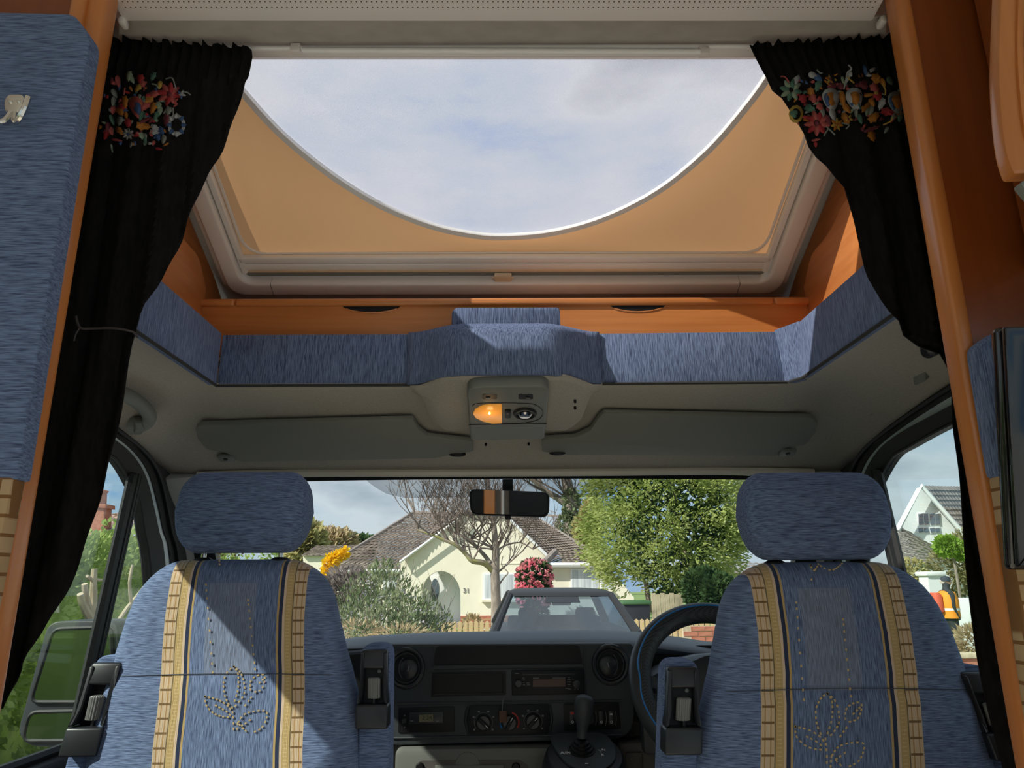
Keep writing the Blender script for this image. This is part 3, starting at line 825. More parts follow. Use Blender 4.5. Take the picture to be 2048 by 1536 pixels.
tv = thing('television', 'black flat television standing out from the right cupboard', 'television', (.68, .76, 1.6))
a, b = P(1997, 652, Y=.745), P(2017, 1140, Y=.794)
x0 = (a.x + b.x) / 2; zt_, zb = a.z, b.z
def tvp(vf):                       # leans forward at the top
    return [V3(v.x, v.y - .19 * (v.z - zb), v.z) for v in map(Vector, vf[0])], vf[1]
mk('casing', tvp(bx(x0, x0 + .44, .794, .808, zb, zt_)), m_blackgl, tv, bevel=.006, seg=3)
mk('bezel', tvp(band([V3(x0 + .003, .792, zb + .003), V3(x0 + .437, .792, zb + .003), V3(x0 + .437, .792, zt_ - .003), V3(x0 + .003, .792, zt_ - .003), V3(x0 + .003, .792, zb + .003)],
                 [V3(x0 + .032, .792, zb + .035), V3(x0 + .41, .792, zb + .035), V3(x0 + .41, .792, zt_ - .03), V3(x0 + .032, .792, zt_ - .03), V3(x0 + .032, .792, zb + .035)], (0, -.006, 0))), m_blackgl, tv, bevel=.002)
mk('screen', tvp(bx(x0 + .030, x0 + .412, .790, .793, zb + .033, zt_ - .028)), m_blackgl, tv, smooth=False)
mk('wall_arm', tube([V3(x0 + .2, .80, (zt_ + zb) / 2), V3(x0 + .2, .93, (zt_ + zb) / 2)], .02, 10), m_black, tv)

# ================================================================== curtains
def foldy(x, z, side):
    """front-to-back ripple of the hanging cloth"""
    k = max(0, min(1, (2.40 - z) / .5))
    return (.004 + .006 * k) * math.sin(x * 105 + side * 1.3 + 4 * math.sin(z * 2.2)) + .003 * math.sin(x * 240 + z * 4)
CY_L, CY_R = 1.07, 1.07
def curtain(name, label, outline, side, Yc, pinch):
    root = thing(name, label, 'curtain', (P(outline[0][1], outline[0][0], Y=Yc).x, Yc, 1.2), 'curtains at the cab opening')
    rows = []
    ys = [o_[0] for o_ in outline]
    n = 46
    lo = [(o_[0], o_[1]) for o_ in outline]; hi_ = [(o_[0], o_[2]) for o_ in outline]
    def sm(pts):
        v = smooth_path([V3(a, b, 0) for a, b in pts], 6); return [(q.x, q.y) for q in v]
    lo, hi_ = sm(lo), sm(hi_)
    NR = 70
    for i in range(NR + 1):
        py = ys[0] + (ys[-1] - ys[0]) * i / NR
        xa, xb = interp(lo, py), interp(hi_, py)
        row = []
        for j in range(n + 1):
            px = xa + (xb - xa) * j / n
            topdy = (20 * (j / n) if side < 0 else -18 * j / n) * max(0, 1 - i / 20)
            ruf = (2.2 * math.sin(j * 2.9) + 2.5 * math.sin(j * 1.13 + 1) + 1.5 * math.sin(j * 4.7)) if i == 0 else 0
            p = P(px, py + topdy + ruf, Y=Yc)
            fy = foldy(p.x, p.z, side)
            if i < 4: fy = .006 * math.sin(j * 2.1)
            row.append(V3(p.x, Yc + fy, p.z))
        rows.append(row)
    mk('cloth', grid(rows), m_curt, root, solid=.002)
    return root
cl = curtain('curtain', 'black curtain with bright floral embroidery, gathered by a tie, left of the opening',
    [(74, 195, 502), (95, 193, 503), (190, 165, 481), (290, 140, 441), (430, 110, 381), (580, 85, 312), (662, 72, 272), (720, 60, 258), (860, 40, 240), (1010, 15, 190), (1180, -20, 130), (1280, -40, 80), (1350, -60, 36), (1420, -90, -5)], -1, CY_L, None)
cr_ = curtain('curtain', 'black curtain with bright floral embroidery swept behind the post, right of the opening',
    [(88, 1500, 1810), (100, 1504, 1812), (175, 1545, 1828), (250, 1598, 1860), (320, 1640, 1885), (400, 1700, 1905), (480, 1722, 1920), (560, 1742, 1935), (640, 1786, 1945), (700, 1850, 1955), (735, 1902, 1960), (800, 1911, 1965), (900, 1915, 1965), (1100, 1931, 2000), (1300, 1962, 2040), (1536, 2010, 2080), (1650, 2030, 2100)], 1, CY_R, None)
# tie cord on the left curtain
tie = [P(152, 632, Y=1.03), P(160, 655, Y=1.03), P(185, 657, Y=1.035), P(215, 656, Y=1.035), P(240, 658, Y=1.035), P(266, 664, Y=1.04), P(274, 674, Y=1.06)]
m_cord = pm('grey_cord', (.05, .04, .04), rough=.7)
mk('tie_cord', tube(smooth_path(tie, 5), .0018, 6), m_cord, cl)
mk('tie_cord_end', tube(smooth_path([P(160, 655, Y=1.03), P(152, 668, Y=1.03), P(148, 682, Y=1.03)], 4), .0013, 5), m_cord, cl)

EMB = {k: pm('thread_' + k, tuple(v * .55 for v in c), rough=.75, bump=.3, s=(300, 300, 900), bd=.0005) for k, c in dict(
    red=(.52, .03, .04), pink=(.62, .12, .11), orange=(.60, .22, .02), yellow=(.62, .40, .06), green=(.10, .24, .17), mint=(.36, .46, .32), blue=(.05, .13, .34), white=(.55, .56, .58), maroon=(.22, .03, .05), grey=(.30, .33, .30)).items()}
def on_cloth(px, py, side, lift=.0045):
    p = P(px, py, Y=1.07)
    y = 1.07 + foldy(p.x, p.z, side) - lift
    d = ray(px, py)
    return CAM + d * (y / d.y)
def motif(pts_px, col, root, side, name='embroidered_leaf', lift=.0045):
    V = [on_cloth(*q_, side, lift) for q_ in pts_px]
    cx_, cy_ = sum(q_[0] for q_ in pts_px) / len(pts_px), sum(q_[1] for q_ in pts_px) / len(pts_px)
    V.append(on_cloth(cx_, cy_, side, lift + .0012))
    n = len(pts_px)
    o_ = mk(name, (V, [(i, (i + 1) % n, n) for i in range(n)]), EMB[col], root, solid=.0008)
    return o_
def leafpx(cx_, cy_, L, Wd, ang, jag=0):
    ang = rad(ang); out = []; L *= 1.16; Wd *= 1.22
    for k in range(14):
        t = 2 * math.pi * k / 14
        x = L * math.cos(t); y = Wd * math.sin(t) * (1 - .35 * math.cos(t))
        if jag and k % 2: x *= .8; y *= .72
        out.append((cx_ + x * math.cos(ang) - y * math.sin(ang), cy_ + x * math.sin(ang) + y * math.cos(ang)))
    return out
def flower(cx_, cy_, r, col, col2, n, root, side, centre='maroon'):
    for k in range(n):
        a = 360 * k / n + 12
        motif(leafpx(cx_ + r * .55 * math.cos(rad(a)), cy_ + r * .55 * math.sin(rad(a)), r * .48, r * .22, a), col if k % 2 else col2, root, side, 'embroidered_petal')
    motif(leafpx(cx_, cy_, r * .2, r * .2, 0), centre, root, side, 'flower_centre', .0055)
def ringm(cx_, cy_, rx, ry, col, core, root, side, ang=0):
    motif(leafpx(cx_, cy_, rx, ry, ang, 1) if False else [(cx_ + rx * (1 + .06 * (k % 2)) * math.cos(2 * math.pi * k / 22), cy_ + ry * (1 + .06 * (k % 2)) * math.sin(2 * math.pi * k / 22)) for k in range(22)], col, root, side, 'embroidered_ring')
    motif([(cx_ + rx * .66 * math.cos(2 * math.pi * k / 16), cy_ + ry * .66 * math.sin(2 * math.pi * k / 16)) for k in range(16)], core, root, side, 'ring_centre', .0062)
def stem(pts, col, root, side, w=.0013):
    pp = [on_cloth(*q_, side, .005) for q_ in pts]
    mk('embroidered_stem', tube(smooth_path(pp, 4), w, 5), EMB[col], root)
EMB['black'] = m_curt
S = -1
# left curtain motifs (pixel places read off the photograph)
for a in [(236, 163, 11, 4, 80, 'pink'), (228, 166, 6, 3, 20, 'pink'), (258, 152, 10, 6, 95, 'mint'), (263, 158, 9, 4, 60, 'mint'), (281, 158, 9, 7, 90, 'red'), (285, 168, 7, 6, 60, 'pink'), (306, 153, 9, 5, 110, 'green'), (276, 176, 9, 5, 130, 'yellow'),
          (229, 187, 9, 4, 60, 'grey'), (227, 202, 9, 4, 100, 'grey'), (250, 204, 12, 6, 85, 'orange'), (262, 178, 5, 2, 60, 'orange'), (320, 170, 7, 4, 100, 'yellow'), (311, 187, 14, 6, -15, 'pink'), (300, 190, 8, 4, -20, 'red'),
          (240, 222, 10, 7, 60, 'orange'), (243, 214, 8, 6, 20, 'red'), (226, 220, 8, 5, 95, 'pink'), (298, 200, 12, 7, 120, 'orange'), (292, 212, 11, 6, 130, 'pink'), (306, 216, 12, 6, 110, 'orange'), (318, 212, 9, 5, 80, 'mint'), (313, 231, 11, 5, 120, 'green'), (320, 222, 8, 4, 100, 'mint'),
          (283, 232, 9, 4, 110, 'green'), (291, 240, 11, 3, -30, 'maroon'), (337, 222, 8, 6, 100, 'grey'), (333, 240, 12, 6, 95, 'maroon'), (239, 242, 9, 6, 100, 'grey'), (224, 240, 10, 3, 70, 'green'), (256, 246, 9, 6, 80, 'red'), (287, 252, 14, 8, 10, 'orange'),
          (240, 262, 11, 5, 40, 'orange'), (311, 256, 11, 5, 30, 'white'), (310, 264, 10, 5, 10, 'white'), (322, 262, 9, 6, 60, 'blue'), (316, 274, 8, 5, 80, 'blue'), (327, 279, 8, 4, 100, 'grey'), (273, 271, 9, 2, 0, 'red'), (284, 272, 8, 5, 60, 'mint'), (290, 281, 8, 3, 80, 'green'),
          (300, 287, 4, 2, 0, 'white'), (212, 270, 10, 5, 110, 'red'), (222, 262, 8, 4, 70, 'pink'), (233, 280, 10, 2, 10, 'pink'), (318, 298, 6, 2, 10, 'red'), (223, 295, 6, 2, 80, 'grey'), (216, 255, 9, 4, 80, 'maroon'), (262, 290, 5, 2, 110, 'grey')]:
    motif(leafpx(*a[:5], jag=a[3] > 4), a[5], cl, S)
flower(338, 188, 22, 'pink', 'red', 8, cl, S)
flower(362, 189, 9, 'blue', 'white', 5, cl, S, 'white')
flower(256, 268, 11, 'white', 'grey', 8, cl, S, 'blue')
motif(leafpx(274, 215, 20, 11, 75), 'pink', cl, S); motif(leafpx(275, 217, 11, 6, 75), 'blue', cl, S, lift=.0062)
ringm(353, 250, 17, 21, 'white', 'black', cl, S)
for k in range(8):
    a = k * 45
    motif(leafpx(353 + 14.5 * math.cos(rad(a)), 250 + 18.5 * math.sin(rad(a)), 5, 3, a), 'blue' if k in (0, 1, 7, 3, 4) else 'white', cl, S, lift=.0064)
for st, c_ in [([(332, 158), (344, 156), (350, 170), (352, 180)], 'grey'), ([(368, 184), (375, 185), (381, 190)], 'grey'), ([(355, 198), (351, 204), (354, 208), (348, 213)], 'pink'), ([(304, 168), (312, 170), (318, 178)], 'mint'), ([(346, 216), (347, 232)], 'grey'), ([(250, 176), (248, 190)], 'pink'), ([(222, 290), (225, 304)], 'mint')]:
    stem(st, c_, cl, S)
S = 1
for a in [(1592, 160, 12, 5, -50, 'white'), (1608, 163, 8, 3, 30, 'blue'), (1627, 151, 9, 5, 20, 'white'), (1636, 156, 9, 5, 40, 'blue'), (1636, 172, 12, 6, 110, 'green'), (1622, 184, 9, 7, 60, 'orange'), (1606, 198, 9, 7, 70, 'red'), (1626, 197, 10, 7, 60, 'pink'), (1620, 217, 11, 7, 20, 'green'), (1640, 214, 8, 6, 60, 'pink'), (1645, 226, 8, 4, 80, 'grey'),
          (1665, 171, 9, 7, 10, 'maroon'), (1682, 173, 7, 6, 50, 'maroon'), (1700, 148, 5, 4, 60, 'white'), (1695, 158, 8, 3, 110, 'white'), (1685, 198, 14, 5, 80, 'orange'), (1694, 217, 10, 5, 50, 'orange'), (1690, 236, 11, 6, 70, 'orange'), (1666, 230, 11, 5, 70, 'white'), (1728, 170, 10, 8, 60, 'maroon'), (1722, 151, 4, 4, 0, 'orange'), (1731, 140, 11, 4, 85, 'blue'), (1744, 140, 8, 3, -30, 'white'), (1738, 150, 6, 3, 10, 'white'),
          (1752, 158, 11, 8, 80, 'orange'), (1750, 176, 11, 8, 50, 'pink'), (1766, 165, 8, 4, 60, 'orange'), (1738, 190, 9, 3, -10, 'orange'), (1744, 205, 8, 5, 60, 'orange'), (1732, 215, 11, 4, 130, 'orange'), (1756, 192, 10, 8, 70, 'red'), (1754, 188, 6, 4, 60, 'yellow'), (1763, 208, 12, 6, 110, 'white'), (1776, 224, 14, 7, 10, 'red'), (1742, 222, 11, 4, 100, 'grey'), (1748, 234, 13, 8, -40, 'orange'), (1735, 222, 9, 4, 100, 'mint'),
          (1780, 162, 8, 4, 60, 'green'), (1744, 258, 15, 3, -20, 'maroon'), (1744, 272, 11, 7, 70, 'orange'), (1632, 280, 8, 2, -10, 'pink'), (1631, 289, 5, 3, 80, 'red'), (1720, 238, 9, 4, 70, 'green'), (1712, 226, 8, 3, 90, 'grey'), (1655, 240, 10, 5, 60, 'maroon'), (1795, 200, 12, 9, 80, 'grey'), (1800, 235, 8, 4, 100, 'green'), (1786, 235, 8, 3, 120, 'grey')]:
    motif(leafpx(*a[:5], jag=a[3] > 5), a[5], cr_, S)
flower(1582, 180, 21, 'mint', 'green', 8, cr_, S, 'black')
flower(1634, 246, 24, 'red', 'pink', 9, cr_, S, 'maroon')
flower(1662, 158, 11, 'orange', 'yellow', 6, cr_, S, 'maroon')
flower(1674, 249, 12, 'yellow', 'orange', 7, cr_, S, 'orange')
flower(1697, 238, 9, 'orange', 'yellow', 5, cr_, S, 'maroon')
for cx_, cy_ in ((1662, 199), (1709, 198), (1793, 205)):
    motif(leafpx(cx_, cy_, 20, 13, 80), 'white' if cx_ < 1780 else 'grey', cr_, S); motif(leafpx(cx_ - 7, cy_ + 1, 12, 5, 80), 'blue', cr_, S, lift=.0058)
    motif(leafpx(cx_ + 1, cy_ - 1, 12, 8, 80), 'orange', cr_, S, lift=.0064)
    for k in (-5, 0, 5):
        stem([(cx_ - 7, cy_ - 3 + k), (cx_ + 8, cy_ + 1 + k)], 'yellow', cr_, S, .0008); stem([(cx_ + k, cy_ - 11), (cx_ + k + 1, cy_ + 10)], 'maroon', cr_, S, .0009)
ringm(1592, 228, 14, 17, 'yellow', 'black', cr_, S); motif(leafpx(1588, 228, 7, 6, 80), 'green', cr_, S, lift=.0068)
for st, c_ in [([(1562, 153), (1570, 154), (1578, 165)], 'pink'), ([(1634, 140), (1640, 146), (1645, 146)], 'grey'), ([(1649, 160), (1660, 172)], 'orange'), ([(1668, 152), (1675, 148)], 'orange'), ([(1697, 130), (1703, 138), (1695, 145), (1691, 165), (1688, 178)], 'white'), ([(1694, 154), (1703, 162), (1708, 166)], 'yellow'), ([(1650, 250), (1670, 270)], 'grey'), ([(1648, 271), (1657, 257)], 'grey'), ([(1684, 246), (1698, 250), (1692, 258)], 'grey'), ([(1766, 250), (1782, 242), (1786, 232)], 'yellow'), ([(1765, 168), (1771, 180), (1770, 190)], 'yellow')]:
    stem(st, c_, cr_, S)

# small filler stitches between the flowers
RF = random.Random(5)
for root, S, box_ in ((cl, -1, (206, 345, 158, 292, -.10)), (cr_, 1, (1585, 1800, 160, 262, .12))):
    for _ in range(70):
        t = RF.random(); py = box_[2] + (box_[3] - box_[2]) * t
        px = box_[0] + (box_[1] - box_[0]) * RF.random() + (py - box_[2]) * box_[4] * (1 if S > 0 else 1)
        motif(leafpx(px, py, RF.uniform(3, 7), RF.uniform(1.5, 3.2), RF.uniform(0, 180)), RF.choice(('maroon', 'green', 'grey', 'orange', 'blue', 'pink', 'red', 'mint')), root, S, 'filler_stitch', .0036)

# ================================================================== seats
def sup(a, e): return math.copysign(abs(a) ** e, a)
def cushion_rows(cxf, ycf, hwf, thf, zs, n=44, e1=.42, e2=.55):
    rows, uvs = [], []
    for z in zs:
        hw, th, cx_, yc = hwf(z), thf(z), cxf(z), ycf(z)
        row = []
        for k in range(n):
            a = 2 * math.pi * k / n
            x = hw * sup(math.cos(a), e1); y = th * sup(math.sin(a), e2)
            row.append(V3(cx_ + x, yc + y, z)); uvs.append((x, z))
        rows.append(row)
    return rows, uvs
def rounded(z, z0, z1, r0, r1, base, drop):
    """shrink near both ends to give round edges"""
    v = base
    if z > z1 - r1: k = (z - (z1 - r1)) / r1; v -= drop * (1 - math.sqrt(max(0, 1 - min(1, k) ** 2)))
    if z < z0 + r0: k = ((z0 + r0) - z) / r0; v -= drop * (1 - math.sqrt(max(0, 1 - min(1, k) ** 2)))
    return v
def zsteps(z0, z1, r, n):
    a = [z0 + r * (1 - math.cos(math.pi / 2 * k / 6)) for k in range(6)]
    b = [z0 + r + (z1 - z0 - 2 * r) * k / n for k in range(n + 1)]
    c_ = [z1 - r * (1 - math.cos(math.pi / 2 * (5 - k) / 6)) for k in range(6)]
    return a + b + c_
def seat(name, label, Yt, side, ztop, outline, hr_px, arms, stitch, uoff):
    """Yt: depth of the front face at the top of the back"""
    zb = 1.02
    def yfront(z): return Yt - .17 * (ztop - z) - (.006 if z < ztop - .21 else 0) * min(1, max(0, (ztop - .21 - z) / .02))
    def at(px, py):
        p = P(px, py, Y=Yt)
        for _ in range(4): p = P(px, py, Y=yfront(p.z) + .058)
        return p
    cxs, hws = [], []
    for py, pl_, pr_ in reversed(outline):
        l_, r_ = at(pl_, py), at(pr_, py)
        cxs.append((l_.z, (l_.x + r_.x) / 2)); hws.append((l_.z, (r_.x - l_.x) / 2))
    def cxf(z): return interp(cxs, z)
    def hwf(z): return rounded(z, zb, ztop, .03, .085, interp(hws, z), .075 if z > ztop - .09 else .02)
    def thf(z): return rounded(z, zb, ztop, .03, .045, .058, .045)
    def ycf(z): return yfront(z) + .058
    root = thing(name, label, 'seat', (cxf(1.3), Yt + .15, .6), 'cab seats')
    zs = zsteps(zb, ztop, .045, 34)
    rows, uvs = cushion_rows(cxf, ycf, hwf, thf, zs)
    uvs = [(u + uoff, v - ztop) for u, v in uvs]
    bk = mk('backrest', loft(rows), m_seat, root, uv=uvs, angle=60)
    def surf(px, py, lift=.002):
        p = P(px, py, Y=Yt)
        for _ in range(5):
            z = p.z; c_ = min(1, abs((p.x - cxf(z)) / hwf(z))) ** (1 / .42)
            y = ycf(z) - thf(z) * (max(0, 1 - c_ * c_) ** .5) ** .55 - lift
            p = P(px, py, Y=y)
        return p
    # seam across the back
    pts = []
    zsm = ztop - .213
    for k in range(21):
        x = -.97 + 1.94 * k / 20
        c_ = abs(x) ** (1 / .42)
        pts.append(V3(cxf(zsm) + x * hwf(zsm), ycf(zsm) - thf(zsm) * (max(0, 1 - c_ * c_) ** .5) ** .55 - .0004, zsm + .006 * (1 - x * x)))
    mk('seam', tube(pts, .0007, 5), pm('seam_thread', (.07, .08, .11), rough=.9), bk)
    # dotted stitching
    vf = []
    for line in stitch:
        pl_ = [surf(*q_) for q_ in line]
        pl_ = smooth_path(pl_, 10)
        acc = 0; nxt = 0
        for a_, b_ in zip(pl_, pl_[1:]):
            d_ = (b_ - a_).length
            acc += d_
            if acc >= nxt:
                t_ = (b_ - a_).normalized()
                vf.append(box(a_, (.0026, .0012, .0040), Matrix.Rotation(math.atan2(t_.x, t_.z), 3, 'Y')))
                nxt = acc + .0072
    o_ = mk('stitched_motif', merge(*vf), m_gold, bk, smooth=False); o_['kind'] = 'stuff'
    # headrest
    (hx0, hy0), (hx1, hy1) = hr_px
    a_, b_ = P(hx0, (hy0 + hy1) / 2, Y=Yt + .045), P(hx1, (hy0 + hy1) / 2, Y=Yt + .045)
    hcx, z1, z0, hw = (a_.x + b_.x) / 2, P(hx0, hy0, Y=Yt + .03).z, P(hx1, hy1, Y=Yt + .01).z, (b_.x - a_.x) / 2
    zs = zsteps(z0, z1, .05, 10)
    rows, uvs = cushion_rows(lambda z: hcx, lambda z: Yt + .045 + .03 * (z - z0), lambda z: rounded(z, z0, z1, .06, .05, hw - .012 * abs((z - z0) / (z1 - z0) - .5) * 2, .034), lambda z: rounded(z, z0, z1, .045, .045, .055, .05), zs, e1=.36, e2=.6)
    hd = mk('headrest', loft(rows), m_fabx, root, angle=60)
    for s in (-1, 1):
        px_ = hcx + s * .078
        mk('post', tube([V3(px_, Yt + .05, ztop - .03), V3(px_, Yt + .05, z0 + .03)], .0055, 10), m_chrome, hd)
        mk('post_collar', lathe(V3(px_, Yt + .05, ztop - .012), (0, 0, 1), [(.0, 0), (.020, 0), (.019, .012), (.012, .016), (.0, .016)], 16), m_black, hd)
    # cushion and base (below the picture)
    mk('seat_cushion', bx(cxf(1.1) - .25, cxf(1.1) + .25, max(1.0, Yt - .60), Yt - .06, .95, 1.08), m_fabx, root, bevel=.04, seg=3, uv=None)
    mk('swivel_base', bx(cxf(1.1) - .18, cxf(1.1) + .18, max(1.02, Yt - .45), Yt - .02, .60, .95), m_black, root, bevel=.02)
    # folded-up armrests: fabric pad behind a moulded housing with a ribbed adjuster
    for (ax0, ay0, ax1, ay1, lean) in arms:
        Ya = yfront(1.36) + .005
        t0, b1 = P((ax0 + ax1) / 2, ay0, Y=Ya), P((ax0 + ax1) / 2, ay1, Y=Ya)
        w = (P(ax1, ay1, Y=Ya).x - P(ax0, ay1, Y=Ya).x) / 2
        h = t0.z - b1.z
        cx_ = b1.x
        def lx(k): return cx_ + lean * k      # sideways lean with height
        def A3(u, k, d): return V3(lx(k) + u * w, Ya - .0 + d + .02 * k, b1.z + h * k)
        pad = [A3(-.95, 1.06, .02), A3(1.0, 1.06, .02), A3(1.02, -1.5, .02), A3(-1.0, -1.5, .02)]
        ar = mk('armrest', prism(round_poly(pad, [.022, .022, .01, .01]), (0, .055, 0)), m_fabx, root, bevel=.012, seg=3)
        # housing: full lower block, narrow side cheeks and a top block
        mk('housing', prism([A3(-1, 0, -.012), A3(1, 0, -.012), A3(1.0, .30, -.012), A3(-1.0, .30, -.012)], (0, .045, 0)), m_charc, ar, bevel=.004, seg=3)
        for s in (-1, 1):
            mk('cheek', prism([A3(s * .98, .30, -.012), A3(s * .70, .32, -.006), A3(s * .62, .50, .0), A3(s * .58, .80, .0), A3(s * .60, .95, .0), A3(s * .86, .95, .0), A3(s * .86, .52, .0)], (0, .035, 0)), m_charc, ar, bevel=.003)
        mk('top_block', prism([A3(-.86, .74, .0), A3(.86, .74, .0), A3(.86, .985, .004), A3(-.86, .985, .004)], (0, .035, 0)), m_charc, ar, bevel=.005, seg=3)
        mk('recess', prism([A3(-.7, .25, .016), A3(.7, .25, .016), A3(.7, .8, .016), A3(-.7, .8, .016)], (0, .006, 0)), m_black, ar, smooth=False)
        kc = A3(.05, .50, .004)
        kr = w * .40
        prof_n = 36
        rows_ = []
        for zz, rr in ((-.135, .85), (-.13, 1), (.115, 1), (.13, .8)):
            rows_.append([kc + V3(math.cos(2 * math.pi * k / prof_n) * kr * rr * (1 if k % 2 else .9) + lean * zz, math.sin(2 * math.pi * k / prof_n) * kr * .8 * rr * (1 if k % 2 else .9), zz * h) for k in range(prof_n)])
        mk('adjuster_wheel', loft(rows_), m_knob, ar, angle=20)
        mk('adjuster_shaft', tube([kc + V3(0, 0, -.13 * h), kc + V3(0, 0, -.25 * h)], .0035, 8), m_charc, ar)
        mk('cover_screw', lathe(A3(.30, .70, .015), (0, -1, 0), [(.0035, 0), (.0035, .002), (.0015, .003)], 10), m_knob, ar)
    return root

# stitched tulip, read off the right seat in a 2.493x enlargement
TU = [[(635, 1165), (605, 1185), (580, 1235), (578, 1290), (590, 1340), (610, 1380)], [(635, 1165), (655, 1195), (660, 1240), (655, 1300), (630, 1380)], [(635, 1165), (670, 1195), (690, 1250), (692, 1310), (670, 1350), (640, 1385)],
      [(725, 1290), (728, 1245), (760, 1215), (800, 1210), (805, 1240), (785, 1290), (735, 1308)], [(795, 1235), (760, 1270)], [(730, 1335), (700, 1375), (685, 1392)],
      [(475, 1330), (480, 1375), (520, 1420), (570, 1440), (625, 1445)], [(475, 1330), (540, 1345), (600, 1380), (625, 1420)], [(535, 1380), (590, 1410), (620, 1440)],
      [(625, 1390), (632, 1470), (632, 1536)], [(660, 1470), (690, 1430), (750, 1410), (812, 1412), (815, 1450), (790, 1500), (740, 1530)], [(680, 1490), (730, 1455)], [(655, 1480), (650, 1536)], [(700, 1520), (660, 1480)],
      [(550, 525), (557, 610)], [(550, 525), (570, 550), (590, 520)], [(590, 520), (630, 545), (670, 545), (710, 515)],
      [(480, 710), (520, 1230)], [(713, 795), (755, 1205)]]
def tup(f): return [[f(1400 + a / 2.493, 920 + b / 2.493) for a, b in l] for l in TU]
seat('cab_seat', 'blue cab seat with tan woven bands, partly sunlit, left of the gear lever', 1.47, -1, 1.648,
     [(1112, 308, 650), (1150, 299, 659), (1235, 264, 676), (1305, 242, 692), (1386, 217, 714), (1483, 190, 724), (1560, 180, 728)],
     ((358, 943), (623, 1104)), [(122, 1326, 196, 1512, .014), (712, 1300, 776, 1457, -.006)], tup(lambda x, y: (470 + (x - 1657) * .90, 1345 + (y - 1400) * .90)), -.019)
seat('cab_seat', 'blue cab seat with tan woven bands, shaded, hiding the steering wheel', 1.335, 1, 1.633,
     [(1125, 1462, 1818), (1173, 1450, 1843), (1261, 1434, 1888), (1341, 1420, 1918), (1413, 1404, 1942), (1490, 1386, 1964), (1560, 1374, 1978)],
     ((1478, 944), (1771, 1118)), [(1327, 1335, 1402, 1508, .016), (1985, 1345, 2062, 1520, -.02)], tup(lambda x, y: (x, y)), .017)

# ================================================================== dashboard
dash = thing('dashboard', 'dark grey plastic dashboard across the cab under the windscreen', 'dashboard', (0, 2.2, .6))
DY = 2.03
edge_px = [(600, 1284), (690, 1277), (760, 1270), (900, 1264), (1012, 1262), (1150, 1260), (1280, 1264), (1430, 1285), (1520, 1296)]
ez = [(P(x, y, Y=2.19).x, P(x, y, Y=2.19).z) for x, y in edge_px]
ez = [(-.93, ez[0][1] - .02)] + ez + [(.93, ez[-1][1] - .015)]
ezs = [(v.x, v.y) for v in smooth_path([V3(a, b, 0) for a, b in ez], 4)]
rows = []
for i in range(41):
    x = -.93 + 1.86 * i / 40
    z = interp(ezs, x)
    bw = .05 * (x / .93) ** 2
    prof = [(2.085, -.050), (2.062, -.040), (2.056, -.031), (2.062, -.024), (2.09, -.015), (2.14, -.004), (2.19, 0), (2.35, -.02), (2.62, -.075), (2.62, -.2), (2.2, -.2)]
    rows.append([V3(x, y - (bw if y > 2.3 else 0), z + dz) for y, dz in prof])
mk('top_pad', loft(rows), m_dashtop, dash, angle=50)
mk('under_lip_shade', bx(-.92, .92, 2.10, 2.16, 1.10, 1.43), m_black, dash, smooth=False)  # black box painting the shade under the dash overhang
mk('lower_body', bx(-.92, .92, 2.10, 2.5, .62, 1.26), m_brown, dash, bevel=.02)
def dp(px, py, Y=DY): return P(px, py, Y=Y)
def panel(name, pts, mat, Y=DY, th=.02, r=0, bev=.002, par=dash):
    poly = [dp(a, b, Y) for a, b in pts]
    if r: poly = round_poly(poly, r)
    return mk(name, prism(poly, (0, th, 0)), mat, par, bevel=bev)
stack = panel('centre_stack', [(768, 1288), (1266, 1286), (1270, 1478), (780, 1492)], m_dash, th=.09, r=[.01, .01, .06, .02], bev=.006)
panel('cubby_shade', [(872, 1292), (1158, 1290), (1166, 1328), (866, 1331)], m_black, DY - .001, .004, .01, 0, stack)  # flat black plate, the cubby's shaded depth put into its colour
mk('cubby_lip', tube([dp(866, 1335, DY - .002), dp(1012, 1333, DY - .004), dp(1166, 1332, DY - .002)], .006, 8), m_dash, stack)
for pts in ([(864, 1292), (862, 1334)], [(1168, 1290), (1172, 1392)], [(862, 1343), (860, 1396)]):
    mk('moulding', tube([dp(*q_, DY - .002) for q_ in pts], .0025, 6), m_dash, stack)
panel('storage_shade', [(863, 1344), (1012, 1342), (1012, 1390), (860, 1394)], m_black, DY - .001, .004, .004, 0, stack)  # shaded depth of the slot drawn as a flat black plate
pts = [dp(a, b, DY - .003) for a, b in ((868, 1350), (1005, 1348), (1006, 1386), (866, 1389))]
mk('slot_frame', tube(pts + [pts[0]], .0016, 6), m_charc, stack)
rd = panel('radio', [(1023, 1342), (1168, 1340), (1170, 1388), (1024, 1391)], m_black, DY - .008, .02, .003, .002, stack)
panel('display', [(1066, 1359), (1131, 1358), (1131, 1373), (1066, 1374)], m_lcdbrown, DY - .0095, .002, 0, 0, rd)
panel('disc_slot', [(1045, 1348), (1150, 1347), (1150, 1349), (1045, 1350)], m_charc, DY - .0095, .002, 0, 0, rd)
mk('volume_knob', lathe(dp(1037, 1367, DY - .008), (0, -1, 0), [(.011, 0), (.011, .006), (.008, .009), (0, .009)], 20), m_charc, rd)
mk('control_pad', lathe(dp(1154, 1369, DY - .008), (0, -1, 0), [(.010, 0), (.010, .003), (.007, .004), (0, .004)], 20), m_charc, rd)
